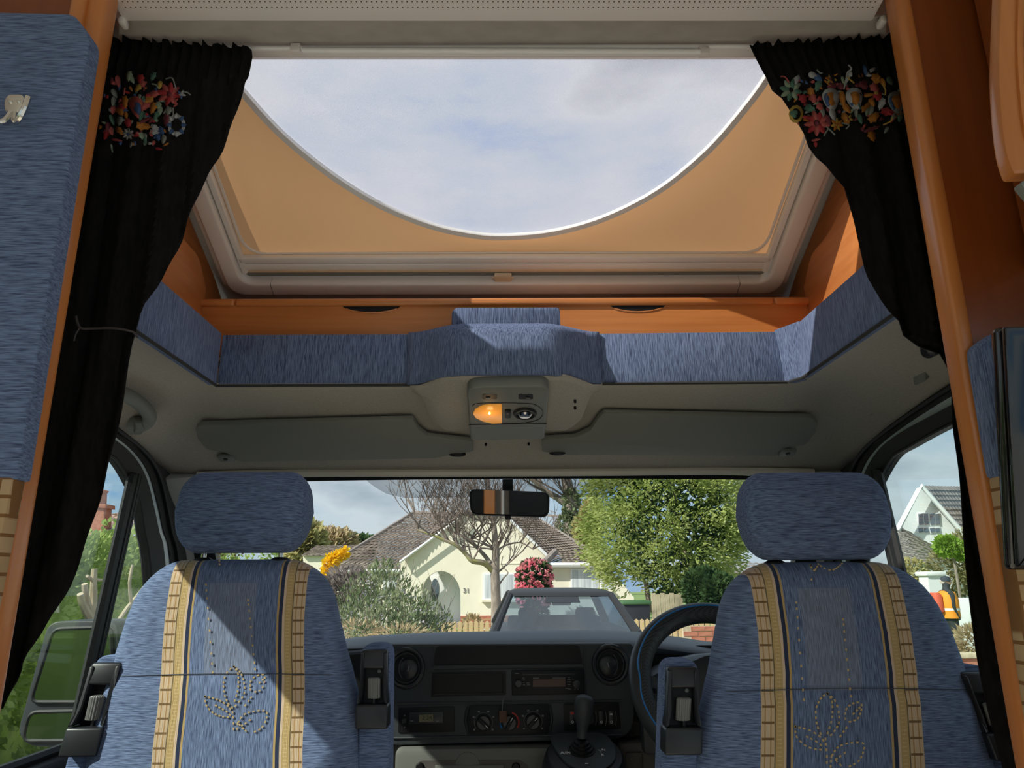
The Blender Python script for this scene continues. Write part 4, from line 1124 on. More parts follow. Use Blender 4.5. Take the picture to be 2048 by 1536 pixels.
for a, b, w in ((1034, 1347, 4), (1047, 1356, 2), (1047, 1360, 3), (1047, 1365, 2), (1047, 1370, 3), (1056, 1366, 3), (1057, 1370, 3), (1072, 1356, 6), (1118, 1356, 13), (1138, 1355, 2), (1138, 1359, 3), (1146, 1358, 3), (1138, 1364, 4), (1138, 1369, 3), (1134, 1377, 3), (1139, 1378, 3), (1148, 1365, 2), (1157, 1364, 2), (1160, 1370, 1), (1150, 1378, 1), (1156, 1378, 1)):
    panel('key_mark', [(a - w, b - .7), (a + w, b - .7), (a + w, b + .7), (a - w, b + .7)], m_knob, DY - .0098, .001, 0, 0, rd)
def vent(cx_, cy_, flip):
    c_ = dp(cx_, cy_, DY - .002)
    r_ = .0485
    vt = mk('air_vent', tube(circ(c_, (1, 0, 0), (0, 0, 1), r_ * .90, r_ * .95, 40), .006, 8, closed=True), m_charc, stack)
    mk('vent_disc', lathe(c_ + V3(0, .004, 0), (0, -1, 0), [(0, 0), (r_ * .88, 0), (r_ * .85, .003), (0, .004)], 32), m_black, vt)
    mk('inner_ring', tube(circ(c_ + V3(0, -.003, 0), (1, 0, 0), (0, 0, 1), r_ * .70, r_ * .75, 36), .0024, 6, closed=True), m_charc, vt)
    mk('flap', lathe(c_ + V3(flip * .007, -.003, -.002), (0, -1, 0), [(0, 0), (r_ * .50, 0), (r_ * .50, .004), (r_ * .42, .007), (0, .008)], 28), m_charc, vt)
    mk('flap_tab', box(c_ + V3(flip * .008, -.013, 0), (.003, .003, .014), Matrix.Rotation(.25 * flip, 3, 'Y')), m_knob, vt)
    mk('flap_edge', tube([c_ + V3(flip * .007, -.008, 0) + V3(-flip * r_ * .5 * math.cos(t), 0, r_ * .62 * math.sin(t)) for t in [-.95 + 1.9 * k / 12 for k in range(13)]], .0018, 6), m_dash, vt)
vent(812, 1336, 1); vent(1221, 1329, -1)
# lower band with clock, heater and switches
for y0 in (1406, 1474):
    mk('band_edge', tube([dp(786, y0 + 2, DY - .002), dp(1012, y0 - 1, DY - .003), dp(1245, y0 - 4, DY - .002)], .0028, 6), m_dash, stack)
ck = panel('clock_panel', [(797, 1416), (909, 1413), (909, 1464), (796, 1466)], m_black, DY - .003, .006, .004, .001, stack)
md = panel('clock_module', [(819, 1425), (886, 1423), (886, 1446), (818, 1448)], m_charc, DY - .006, .006, .001, .001, ck)
panel('lcd', [(838, 1430), (866, 1429), (866, 1443), (838, 1444)], m_lcd, DY - .0068, .002, 0, 0, md)
text_mesh('time_digits', '2:24', .015, dp(854, 1436, DY - .0075), (1, 0, 0), (0, 0, 1), m_lcdtext, md, .0003)
for a in (823, 874):
    panel('clock_button', [(a - 2, 1441), (a + 3, 1441), (a + 3, 1443), (a - 2, 1443)], m_knob, DY - .0068, .001, 0, 0, md)
panel('socket', [(804, 1438), (812, 1437), (812, 1446), (804, 1447)], m_charc, DY - .005, .003, .001, 0, ck)
for b in (1430, 1454):
    panel('indicator', [(808, b), (810, b), (810, b + 2), (808, b + 2)], m_knob, DY - .005, .002, 0, 0, ck)
ht = panel('heater_panel', [(938, 1411), (1098, 1408), (1102, 1440), (1097, 1468), (938, 1470), (932, 1440)], m_black, DY - .003, .006, .006, .001, stack)
for pts in ([(935, 1412), (929, 1440), (936, 1470)], [(1100, 1409), (1105, 1438), (1099, 1467)]):
    mk('panel_edge', tube(smooth_path([dp(*q_, DY - .004) for q_ in pts], 5), .002, 6), m_charc, ht)
for i, (a, b, ang) in enumerate(((967, 1445, 40), (1019, 1445, -60), (1066, 1443, -45))):
    c_ = dp(a, b, DY - .004)
    dl = mk('dial', lathe(c_, (0, -1, 0), [(0, 0), (.019, 0), (.018, .008), (.016, .010), (0, .010)], 28), m_charc, ht)
    Mx = Matrix.Rotation(rad(ang), 3, 'Y')
    mk('dial_grip', box(c_ + V3(0, -.013, 0), (.009, .008, .034), Matrix.Rotation(rad(ang + 90 if i != 2 else ang + 90), 3, 'Y')), m_black, dl, bevel=.002)
    u_ = Matrix.Rotation(rad(ang + 90), 3, 'Y') @ V3(0, 0, 1)
    mk('pointer', box(c_ + V3(0, -.0175, 0) + u_ * .011, (.0014, .0008, .010), Matrix.Rotation(rad(ang + 90), 3, 'Y')), m_white, dl)
    if i != 1:
        arcp = [c_ + V3(.0235 * math.sin(t), -.001, .0235 * math.cos(t)) for t in [rad(-125 + 250 * k / 30) for k in range(31)]]
        mk('scale_line', tube(arcp, .0006, 4), m_knob, ht)
        for t in (-125, -62, -25, 25, 62, 125):
            mk('scale_symbol', box(c_ + V3(.0285 * math.sin(rad(t)), -.001, .0285 * math.cos(rad(t))), (.005, .001, .004)), m_knob, ht)
c_ = dp(1019, 1445, DY - .005)
mk('red_arc', tube([c_ + V3(.024 * math.sin(t), 0, .024 * math.cos(t)) for t in [rad(15 + 105 * k / 16) for k in range(17)]], .0020, 6), m_red, ht)
mk('blue_arc', tube([c_ + V3(.024 * math.sin(t), 0, .024 * math.cos(t)) for t in [rad(-125 + 40 * k / 8) for k in range(9)]], .0016, 6), m_blue, ht)
sw = panel('switch_panel', [(1127, 1408), (1238, 1405), (1242, 1458), (1129, 1462)], m_black, DY - .003, .006, .004, .001, stack)
for a in (1145, 1183, 1203, 1223):
    s_ = panel('rocker_switch', [(a - 6, 1421), (a + 5, 1421), (a + 6, 1450), (a - 5, 1451)], m_charc, DY - .007, .008, .003, .001, sw)
    mk('switch_edge', tube(smooth_path([dp(a + 8, 1423, DY - .006), dp(a + 10, 1437, DY - .006), dp(a + 8, 1451, DY - .006)], 4), .0009, 5), m_knob, sw)
    if a == 1145: panel('hazard_mark', [(a - 4, 1424), (a + 3, 1424), (a + 3, 1429), (a - 4, 1429)], m_red, DY - .0078, .001, 0, 0, s_)
    if a in (1145, 1203, 1223): mk('switch_symbol', tube(circ(dp(a, 1444, DY - .008), (1, 0, 0), (0, 0, 1), .003, .0026, 10), .0006, 4, closed=True), m_white, s_)
    if a == 1223: panel('switch_symbol', [(a - 3, 1427), (a + 2, 1427), (a + 2, 1430), (a - 3, 1430)], m_white, DY - .0078, .001, 0, 0, s_)
# lower grey console with tray
lw = panel('lower_console', [(790, 1497), (1108, 1494), (1112, 1640), (786, 1640)], m_lowgrey, DY - .02, .10, [.02, .02, 0, 0], .012)
panel('ashtray_recess', [(832, 1530), (842, 1521), (1040, 1520), (1056, 1531), (1056, 1560), (826, 1560)], m_brown, DY - .0215, .004, .006, .0, lw)
panel('ashtray_face', [(870, 1531), (1008, 1530), (1008, 1570), (870, 1570)], m_lowgrey, DY - .026, .008, .003, .002, lw)
mk('ashtray_bump', lathe(dp(935, 1530, DY - .016), (0, -1, 0), [(0, 0), (.032, 0), (.030, .006), (.0, .010)], 28), m_lowgrey, lw)
for a in (840, 1032): mk('cup_stop', lathe(dp(a, 1534, DY - .022), (0, -1, 0), [(0, 0), (.011, 0), (.008, .004), (0, .004)], 16), m_black, lw)
panel('knee_panel', [(1240, 1488), (1460, 1470), (1460, 1620), (1240, 1620)], m_brown, DY - .01, .08, .01, .006)
panel('pedal_flap', [(1252, 1506), (1285, 1505), (1285, 1600), (1252, 1600)], m_brown, DY - .02, .02, .004, .003)
mk('flap_screw', lathe(dp(1263, 1518, DY - .022), (0, -1, 0), [(0, 0), (.003, 0), (.002, .002)], 10), m_knob, dash)
panel('passenger_panel', [(560, 1300), (752, 1296), (752, 1500), (560, 1500)], m_black, DY + .03, .04, .01, .004)
# instrument hood behind the wheel
rows = []
for k in range(13):
    t = math.pi * k / 12
    rows.append([V3(.545 + .20 * math.cos(t), y, 1.325 + hz * math.sin(t)) for y, hz in ((1.99, .070), (1.985, .082), (2.0, .090), (2.10, .085))])
mk('instrument_hood', grid(rows), m_dashtop, dash, solid=.006)
mk('instrument_face', bx(.36, .73, 2.06, 2.07, 1.25, 1.41), m_black, dash, smooth=False)
mk('hood_apron', bx(.34, .76, 1.99, 2.05, 1.18, 1.327), m_dash, dash, bevel=.012)
# leather tag on a cord over the heater dials
tg = thing('cord_tag', 'small brown leather tag on a cord hanging over the heater dials', 'tag', dp(1006, 1441, DY - .03))
mk('tag', prism(round_poly([dp(998, 1422, DY - .03), dp(1013, 1421, DY - .03), dp(1014, 1445, DY - .03), dp(999, 1446, DY - .03)], .003), (0, .004, 0)), m_fob, tg, bevel=.001)
mk('cord', tube([dp(1008, 1392, DY - .012), dp(1005, 1408, DY - .024), dp(1004, 1423, DY - .028)], .0011, 6), m_knob, tg)

# ------------------------------------------------------------------ steering wheel
wc = P(1441, 1371, Y=1.82)
wn_ = V3(0, -.84, .54).normalized(); wv = V3(0, .54, .84).normalized(); wu = V3(1, 0, 0)
whl = thing('steering_wheel', 'black steering wheel with bright blue piping, behind the right seat', 'steering wheel', wc)
RW = .188
def wp(a, r, h=0): return wc + (wu * math.cos(a) + wv * math.sin(a)) * r + wn_ * h
m_leath = pm('smooth_leather', (.030, .033, .037), rough=.45, bump=.1, s=(300, 300, 300), bd=.0006)
def weave():
    m, t, b = new_mat('mesh_leather'); tc = t.nodes.new('ShaderNodeTexCoord')
    mp = t.nodes.new('ShaderNodeMapping'); mp.inputs['Rotation'].default_value = (.6, .5, .8)
    ck_ = t.nodes.new('ShaderNodeTexChecker'); ck_.inputs['Scale'].default_value = 300; ck_.inputs[1].default_value = (.05, .053, .058, 1); ck_.inputs[2].default_value = (.010, .011, .012, 1)
    t.links.new(tc.outputs['Object'], mp.inputs[0]); t.links.new(mp.outputs[0], ck_.inputs[0]); t.links.new(ck_.outputs[0], b.inputs['Base Color'])
    b.inputs['Roughness'].default_value = .5
    return m
m_weave = weave()
def rimrow(a):
    return [wp(a, RW + .0262 * math.cos(t), .0235 * math.sin(t)) for t in [2 * math.pi * k / 18 for k in range(18)]]
rows = [rimrow(2 * math.pi * k / 72) for k in range(72)]; rows.append(rows[0])
mk('rim', grid(rows, True), m_leath, whl)
rows = []
for k in range(73):
    a = 2 * math.pi * k / 72
    rows.append([wp(a, RW + .0267 * math.cos(t), .0241 * math.sin(t)) for t in [rad(75 + 95 * j / 6) for j in range(7)]])
mk('mesh_grip', grid(rows), m_weave, whl)
def pipe(a):
    d_ = abs(math.degrees(a) % 360 - 178)
    return -.006 * math.exp(-(d_ / 9) ** 2)
mk('blue_piping', tube([wp(a, RW + .0267 * math.cos(rad(72)) + pipe(a), .0241 * math.sin(rad(72)) + .0006) for a in [2 * math.pi * k / 120 for k in range(120)]], .0019, 6, closed=True), m_blue, whl)
mk('hub', lathe(wc - wn_ * .03, wn_, [(0, -.01), (.07, -.01), (.085, .0), (.08, .02), (.05, .03), (0, .032)], 28), m_leath, whl)
for a in (175, 5, 250, 290):
    a = rad(a)
    A = [wp(a - .16, .06, -.02), wp(a - .10, .13, -.012), wp(a - .10, RW, -.002)]; B = [wp(a + .16, .06, -.02), wp(a + .10, .13, -.012), wp(a + .10, RW, -.002)]
    mk('spoke', band(A, B, -wn_ * .018), m_dash, whl, bevel=.004)
mk('column_shroud', tube([wc - wn_ * .04, wc - wn_ * .16, wc - wn_ * .24], [.055, .06, .06], 20), m_dash, whl)
mk('stalk', tube(smooth_path([wc - wn_ * .07 + wu * -.04, wc - wn_ * .07 + wu * -.13 + wv * -.01, wc - wn_ * .07 + wu * -.19 + wv * -.02], 4), [.006] * 8 + [.0085], 8), m_charc, whl)

# ------------------------------------------------------------------ gear lever
gc = P(1166, 1504, Y=1.90)
gn = V3(0, -.32, .95).normalized(); gv = V3(0, .95, .32).normalized()
gear = thing('gear_lever', 'black gear lever with ribbed boot on a dark oval plate', 'gear lever', gc - V3(0, 0, .1))
def gp(x, v, h=0): return gc + V3(x, 0, 0) + gv * v + gn * h
body = [[gp(x_ * 1.02 + .004, v_, h_) for x_, v_ in [(.10 * k_ * math.cos(t), .115 * k_ * math.sin(t)) for t in [2 * math.pi * j / 36 for j in range(36)]]] for h_, k_ in ((-.16, 1.08), (-.04, 1.0), (-.012, .92), (-.006, .86))]
mk('pedestal', loft(body), m_charc, gear)
plp = round_poly([gp(-.078, .085), gp(.062, .088), gp(.080, .04), gp(.078, -.03), gp(.03, -.082), gp(-.035, -.062), gp(-.066, .01)], [.03, .03, .05, .04, .04, .04, .05])
mk('shift_plate', prism(plp, -gn * .008), m_dash, gear, bevel=.002)
for r_, h_ in ((.032, .003), (.027, .010), (.022, .017), (.018, .024)):
    mk('boot_fold', lathe(gp(-.002, .008, h_ - .006), gn, [(r_ * .7, .008), (r_, .005), (r_ * 1.03, 0), (r_, -.006), (r_ * .6, -.008)], 28), m_black, gear)
kt = P(1169, 1390, Y=1.89); kb = gp(-.002, .01, .03)
ax = (kt - kb)
prof = [(0, .0125), (.15, .0125), (.30, .0155), (.48, .0215), (.66, .0235), (.80, .0238), (.90, .0225), (.96, .018), (.99, .010), (1.0, .002)]
mk('knob', tube([kb + ax * t for t, r_ in prof], [r_ * 1.0 for t, r_ in prof], 24), m_dash, gear)
def gtext(s, px, py, size):
    p = PP(px, py, gc, gn) + gn * .0016
    text_mesh('marking', s, size, p, (1, 0, 0), gv, m_white, gear, .0003)
gtext('A/M', 1131, 1507, .0145); gtext('N', 1207, 1501, .0125); gtext('R', 1205, 1511, .0125); gtext('-', 1173, 1527, .03); gtext('+', 1159, 1478, .012)
l1 = [PP(a, b, gc, gn) + gn * .001 for a, b in ((1196, 1501), (1200, 1501), (1201, 1506))]
mk('marking', tube(l1, .0005, 4), m_white, gear)

# ------------------------------------------------------------------ mirror, visors, lamp console, handle, caps
MY = 2.10
rm = thing('rear_view_mirror', 'black rear-view mirror hanging on the windscreen', 'mirror', P(1017, 1005, Y=MY))
pts = [P(a, b, Y=MY) for a, b in ((937, 977), (1100, 984), (1098, 1034), (941, 1029))]
pts = round_poly(pts, .022)
mk('housing', prism(pts, (0, .03, 0)), m_black, rm, bevel=.006, seg=3)
cc = sum(pts, V3(0, 0, 0)) / len(pts)
mk('mirror_glass', prism([cc + (p - cc) * .94 + V3(0, -.0015, (.0 if p.z > cc.z else .0015)) for p in pts], (0, .001, 0)), m_mirror, rm, smooth=False)
mk('stem', prism([P(1005, 958, Y=MY + .02), P(1026, 958, Y=MY + .02), P(1026, 982, Y=MY + .01), P(1005, 982, Y=MY + .01)], (0, .02, 0)), m_black, rm, bevel=.002)
mk('dip_tab', prism([P(1010, 1030, Y=MY + .005), P(1022, 1030, Y=MY + .005), P(1022, 1039, Y=MY + .005), P(1010, 1039, Y=MY + .005)], (0, .01, 0)), m_black, rm, bevel=.002)

VP0, VN = V3(0, 2.0, 1.914), V3(0, .286, 1).normalized()
def vis(pts, label):
    poly = [PP(a, b, VP0, VN) for a, b in pts]
    c_ = sum(poly, V3(0, 0, 0)) / len(poly)
    root = thing('sun_visor', label, 'sun visor', c_, 'cab sun visors')
    mk('panel', prism(round_poly(poly, .007, 3), VN * .014), m_visor, root, bevel=.005, seg=3)
    return root
v1 = vis([(391, 858), (400, 851), (826, 840), (836, 859), (856, 874), (946, 884), (946, 903), (900, 911), (870, 917), (482, 924), (468, 917), (452, 906), (414, 899), (397, 880)], 'grey sun visor folded up above the left seat')
v2 = vis([(1207, 828), (1622, 836), (1635, 846), (1632, 864), (1612, 890), (1576, 894), (1560, 902), (1552, 912), (1140, 910), (1085, 904), (1084, 880), (1150, 876), (1180, 862), (1196, 838)], 'grey sun visor folded up above the right seat')
for root, a, b in ((v1, 452, 914), (v2, 1575, 903)):
    p = PP(a, b, VP0, VN)
    bk = mk('hinge_bracket', prism(round_poly([p + V3(-.022, -.014, -.002), p + V3(.022, -.014, -.002), p + V3(.020, .018, -.012), p + V3(-.020, .018, -.012)], .006), VN * .01), m_greypl, root, bevel=.003)
    mk('hinge_screw', lathe(p - VN * .006, -VN, [(0, 0), (.006, 0), (.005, .003), (0, .003)], 14), m_black, bk)
for root, a, b in ((v1, 915, 909), (v2, 1115, 906)):
    p = PP(a, b, VP0, VN)
    mk('clip', loft([circ(p - VN * k, (1, 0, 0), (0, 1, -.286), .022 * s_, .007 * s_, 20) for k, s_ in ((-.004, 1), (.002, 1), (.005, .7))]), m_black, root)

CP0, CN = V3(0, 1.68, 1.972), V3(0, .175, 1).normalized()
cs = thing('overhead_console', 'grey overhead console with lit amber lamp and reading spot', 'console lamp', V3(0, 1.68, 1.985))
def cp(px, py, h=0): return PP(px, py, CP0, CN) - CN * h
poly = round_poly([cp(933, 776), cp(1099, 772), cp(1089, 879), cp(941, 881)], [.035, .035, .012, .012], 6)
mk('body', prism(poly, CN * .03), m_greypl, cs, bevel=.005, seg=3)
mk('panel_gap', tube([cp(937, 849, .0005), cp(1093, 847, .0005)], .0011, 5), m_black, cs)
ov = [cp(945, 812, .0005), cp(960, 806, .0005), cp(1045, 806, .0005), cp(1072, 810, .0005), cp(1086, 823, .0005), cp(1078, 838, .0005), cp(1050, 845, .0005), cp(1003, 847, .0005)]
mk('inset_line', tube(smooth_path(ov, 4), .0009, 5), m_black, cs)
lens = [cp(1003, 808, .004), cp(1004, 844, .004)] + [cp(a, b, .004) for a, b in ((985, 845), (967, 841), (952, 834), (946, 826), (951, 817), (965, 810), (980, 808))]
ln = mk('amber_lens', prism(lens, CN * .008), m_lens, cs, bevel=.002)
bp_ = cp(979, 823, .0048)
mk('bulb_glow', lathe(bp_, (0, 1, -.15), [(0, -.009), (.0015, -.004), (.0025, 0), (.0015, .004), (0, .009)], 10), m_bulb, ln)
lt = bpy.data.lights.new('console_bulb', 'POINT'); lt.energy = .03; lt.color = (1, .6, .25); lt.shadow_soft_size = .01
lo_ = bpy.data.objects.new('console_bulb', lt); finish(lo_, ln, cp(979, 823, .03))
sc_ = cp(1050, 826, .001)
ex = (cp(1060, 826) - cp(1040, 826)).normalized(); ey = (cp(1050, 820) - cp(1050, 832)).normalized()
sp = mk('spot_ring', tube(circ(sc_, ex, ey, .024, .030, 28), .004, 8, closed=True), m_black, cs)
mk('spot_bowl', loft([circ(sc_ - CN * -.002, ex, ey, .023, .029, 28), circ(sc_ + CN * .001 , ex, ey, .012, .012, 28)]), m_black, sp)
mk('spot_lens', lathe(sc_ - ey * .007 - CN * .001, -CN, [(0, 0), (.017, 0), (.013, .004), (0, .005)], 24), m_reflector, sp)
mk('lamp_switch', prism(round_poly([cp(1009, 818, .004), cp(1022, 818, .004), cp(1021, 834, .004), cp(1010, 834, .004)], .005), CN * .006), m_black, cs, bevel=.001)
mk('switch_dot', lathe(cp(1015.5, 824, .0045), -CN, [(0, 0), (.003, 0), (.002, .001), (0, .001)], 10), m_knob, cs)
for a in (980, 1052):
    mk('microphone_slot', prism(round_poly([cp(a - 15, 788, .0008), cp(a + 14, 788, .0008), cp(a + 14, 798, .0008), cp(a - 15, 798, .0008)], .006), CN * .003), m_black, cs)
    mk('slot_tab', box(cp(a + (4 if a > 1000 else -4), 795, .0015), (.010, .003, .003)), m_knob, cs)

gh = thing('grab_handle', 'grey plastic grab handle above the left door', 'handle', P(275, 820, X=-.87))
gpts = [P(205, 790, X=-.86), P(235, 786, X=-.84), P(262, 795, X=-.83), P(288, 815, X=-.83), P(299, 833, X=-.84), P(290, 847, X=-.86), P(268, 850, X=-.88)]
mk('grip', tube(smooth_path(gpts, 5), [.016] * 26 + [.018] * 5, 12), m_greypl, gh)
mk('foot', lathe(P(275, 850, X=-.885), (-1, 0, .3), [(0, -.01), (.022, -.01), (.026, .01), (0, .012)], 16), m_greypl, gh)
for i, (a, b, w, h) in enumerate(((1743, 812, 12, 20), (1836, 749, 16, 23))):
    p = P(a, b, X=.875)
    d1 = (P(a + 3, b + 20, X=.885) - p).normalized()
    q4 = [P(a - w + 3, b - h, X=.865), P(a + w - 4, b - h - 3, X=.872), P(a + w, b + h - 10, X=.885), P(a - w + 8, b + h, X=.880)]
    o = mk('blanking_cap', prism(round_poly(q4, .008), (.01, 0, .008)), m_greypl, bevel=.002)
    tag(o, 'small grey blanking cap on the headliner above the right door, %s the curtain' % ('nearer' if i else 'farther from'), 'cap')
o = mk('curtain_track_knob', lathe(P(1860, 697, X=.80), (-.6, -.5, -.6), [(0, -.02), (.014, -.02), (.018, 0), (.012, .018), (0, .02)], 16), m_charc)  # dark knob of the curtain track
tag(o, 'round dark curtain track knob on the headliner beside the right curtain', 'peg')

# ------------------------------------------------------------------ behind the camera (seen in the mirror)
wr = thing('wardrobe', 'tall wooden wardrobe against the rear wall, seen in the mirror', 'wardrobe', (-.3, -2.1, .6))
mk('carcass', bx(-.42, -.19, -2.28, -1.9, .6, 2.6), m_black, wr, smooth=False)  # black so the mirror stays dark beside the edge board
mk('edge_board', bx(-.19, -.10, -2.28, -1.88, .6, 2.6), m_woodz, wr, bevel=.005)
o = mk('support_pole', tube([V3(-.035, -2.0, .6), V3(-.035, -2.0, 2.62)], .014, 12), m_alu)
tag(o, 'white upright pole by the rear wardrobe, seen in the mirror', 'pole')
o = mk('mirror_dark_block', bx(.02, .42, -2.28, -1.95, .6, 2.6), m_black, bevel=.01)  # unseen black block, added to keep the mirror's reflection dark
tag(o, 'tall black block added to darken the mirror, against the rear wall behind the viewer', 'cupboard')

# ------------------------------------------------------------------ door mirrors outside
def door_mirror(s, label):
    X = 1.12
    def mp_(px, py, d=0): 
        p = P(px, py, Y=1.90 + d); return p
    root = thing('door_mirror', label, 'door mirror', V3(s * 1.1, 1.95, 1.2), 'door mirrors of the van')
    base = [(95, 1246), (230, 1240), (240, 1500), (48, 1492), (30, 1470)]
    def f(px, py, d=0):
        p = P(px, py, Y=1.90 + d)
        return V3(p.x if s < 0 else -p.x - .10, p.y, p.z)
    mk('shell', prism(round_poly([f(*q_) for q_ in ((96, 1243), (236, 1240), (240, 1494), (60, 1494), (34, 1468))], .03), (0, .10, 0)), m_dash, root, bevel=.02, seg=3)
    g1 = round_poly([f(*q_, -.002) for q_ in ((108, 1258), (222, 1254), (228, 1404), (62, 1404))], .02)
    g2 = round_poly([f(*q_, -.002) for q_ in ((60, 1424), (228, 1420), (230, 1480), (46, 1482))], .02)
    mk('upper_glass', prism(g1, (0, -.002, 0)), m_mirror2, root, smooth=False)
    mk('lower_glass', prism(g2, (0, -.002, 0)), m_mirror2, root, smooth=False)
    for g in (g1, g2): mk('glass_rim', tube(g + [g[0]], .005, 6), m_rubber, root)
    mk('arm', tube([f(225, 1440, .05), V3(s * .965, 1.99, 1.22)], .03, 10), m_rubber, root)
door_mirror(-1, 'grey two-part door mirror outside the left window')
door_mirror(1, 'grey two-part door mirror outside the right window, mostly behind the seat')

# ================================================================== outside
RN = random.Random(11)
m_road = pm('pale_asphalt', (.36, .345, .33), (.42, .40, .385), s=(3, 3, 3), rough=.9)  # this and the drive lightened to bounce sunlight up to the headliner
m_drive = pm('driveway_gravel', (.40, .36, .31), (.48, .43, .37), s=(6, 6, 6), rough=.95)
m_grass = pm('lawn', (.12, .20, .05), (.20, .27, .08), s=(2, 2, 2), rough=.95)
m_cream = pm('cream_render', (.80, .76, .62), (.77, .73, .59), s=(3, 3, 3), rough=.85, bump=.1)
m_uwhite = pm('white_upvc', (.82, .83, .83), rough=.35)
m_tile = pm('brown_roof_tile', (.13, .10, .08), (.23, .185, .15), s=(2.2, 2.2, 2.2), rough=.9)
m_tile2 = pm('grey_roof_tile', (.20, .17, .15), (.27, .235, .21), s=(2, 2, 2), rough=.9)
m_net = pm('net_curtain', (.62, .66, .68), (.40, .44, .48), s=(9, 9, .4), lo=.4, hi=.6, rough=.9)
m_darkpane = pm('dark_pane', (.10, .13, .16), rough=.08, coat=.4)
m_fence = pm('pale_fence_wood', (.55, .42, .22), (.46, .34, .17), s=(20, 20, 3), rough=.85)
m_bark = pm('grey_brown_bark', (.20, .165, .135), (.30, .255, .21), s=(14, 14, 5), rough=.95, bump=.4, bd=.02)
m_twig = pm('twig_bark', (.17, .13, .11), (.25, .20, .17), s=(5, 5, 5), rough=.95)
m_moss = pm('mossy_bark', (.26, .25, .09), (.24, .20, .15), s=(8, 8, 8), rough=.95)
m_palebark = pm('pale_pruned_bark', (.58, .48, .34), (.48, .39, .28), s=(10, 10, 10), rough=.9)
m_wpaint = pm('white_wall_paint', (.80, .82, .82), rough=.8)
def leaf_mat(name, c1, c2, c3, s=1.5, trans=.38):
    m, t, b = new_mat(name)
    tc = t.nodes.new('ShaderNodeTexCoord'); nz = t.nodes.new('ShaderNodeTexNoise'); nz.inputs['Scale'].default_value = s; nz.inputs['Detail'].default_value = 5
    cr = t.nodes.new('ShaderNodeValToRGB'); cr.color_ramp.elements[0].position = .36; cr.color_ramp.elements[0].color = (*c1, 1)
    cr.color_ramp.elements[1].position = .66; cr.color_ramp.elements[1].color = (*c3, 1)
    e_ = cr.color_ramp.elements.new(.5); e_.color = (*c2, 1)
    t.links.new(tc.outputs['Object'], nz.inputs['Vector']); t.links.new(nz.outputs['Fac'], cr.inputs[0]); t.links.new(cr.outputs[0], b.inputs['Base Color'])
    b.inputs['Roughness'].default_value = .7; b.inputs['Specular IOR Level'].default_value = .25
    tl = t.nodes.new('ShaderNodeBsdfTranslucent'); mx = t.nodes.new('ShaderNodeMixShader'); mx.inputs[0].default_value = trans
    t.links.new(cr.outputs[0], tl.inputs[0]); t.links.new(b.outputs[0], mx.inputs[1]); t.links.new(tl.outputs[0], mx.inputs[2])
    t.links.new(mx.outputs[0], t.nodes['Material Output'].inputs[0])
    return m
m_conifer = leaf_mat('conifer_fronds', (.24, .31, .08), (.38, .45, .14), (.52, .57, .24), 1.6, .5)
m_hedge = leaf_mat('hedge_leaves', (.22, .30, .08), (.38, .48, .15), (.58, .66, .26), 3, .5)
m_rosem = leaf_mat('rosemary_leaves', (.10, .15, .06), (.20, .25, .12), (.34, .37, .22), 5)
m_lilac = leaf_mat('pale_lilac_buds', (.40, .38, .44), (.52, .50, .56), (.60, .58, .62), 5)
m_yellow = leaf_mat('yellow_blossom', (.82, .52, .01), (.92, .64, .02), (.95, .72, .06), 5)
m_pinkfl = leaf_mat('pink_blossom', (.88, .24, .34), (.92, .38, .46), (.93, .48, .42), 4)
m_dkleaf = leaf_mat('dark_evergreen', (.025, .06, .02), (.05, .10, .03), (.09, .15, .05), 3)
m_brleaf = leaf_mat('bright_green_leaves', (.16, .30, .03), (.26, .42, .05), (.34, .50, .10), 3)
m_straw = leaf_mat('straw_coloured_stems', (.36, .27, .15), (.48, .38, .22), (.58, .48, .30), 5)
m_goldleaf = leaf_mat('golden_conifer_leaves', (.34, .30, .12), (.46, .41, .18), (.50, .48, .24), 2)

struct(mk('floor_road', bx(-60, 60, -20, 8.6, -.06, 0), m_road, smooth=False), 'grey asphalt road')
struct(mk('floor_ground', bx(-90, 90, 8.6, 120, -.06, -.01), m_grass, smooth=False), 'grass and garden ground beyond the road')
struct(mk('floor_driveway', bx(-1.5, 4.2, 8.6, 27.5, -.05, .005), m_drive, smooth=False), 'pale gravel driveway in front of the bungalow')
struct(mk('floor_pavement', bx(4.2, 40, 6.2, 9.5, -.05, .06), pm('pale_paving', (.50, .47, .42), (.56, .53, .47), s=(4, 4, 4), rough=.9), smooth=False), 'pale pavement on the right')

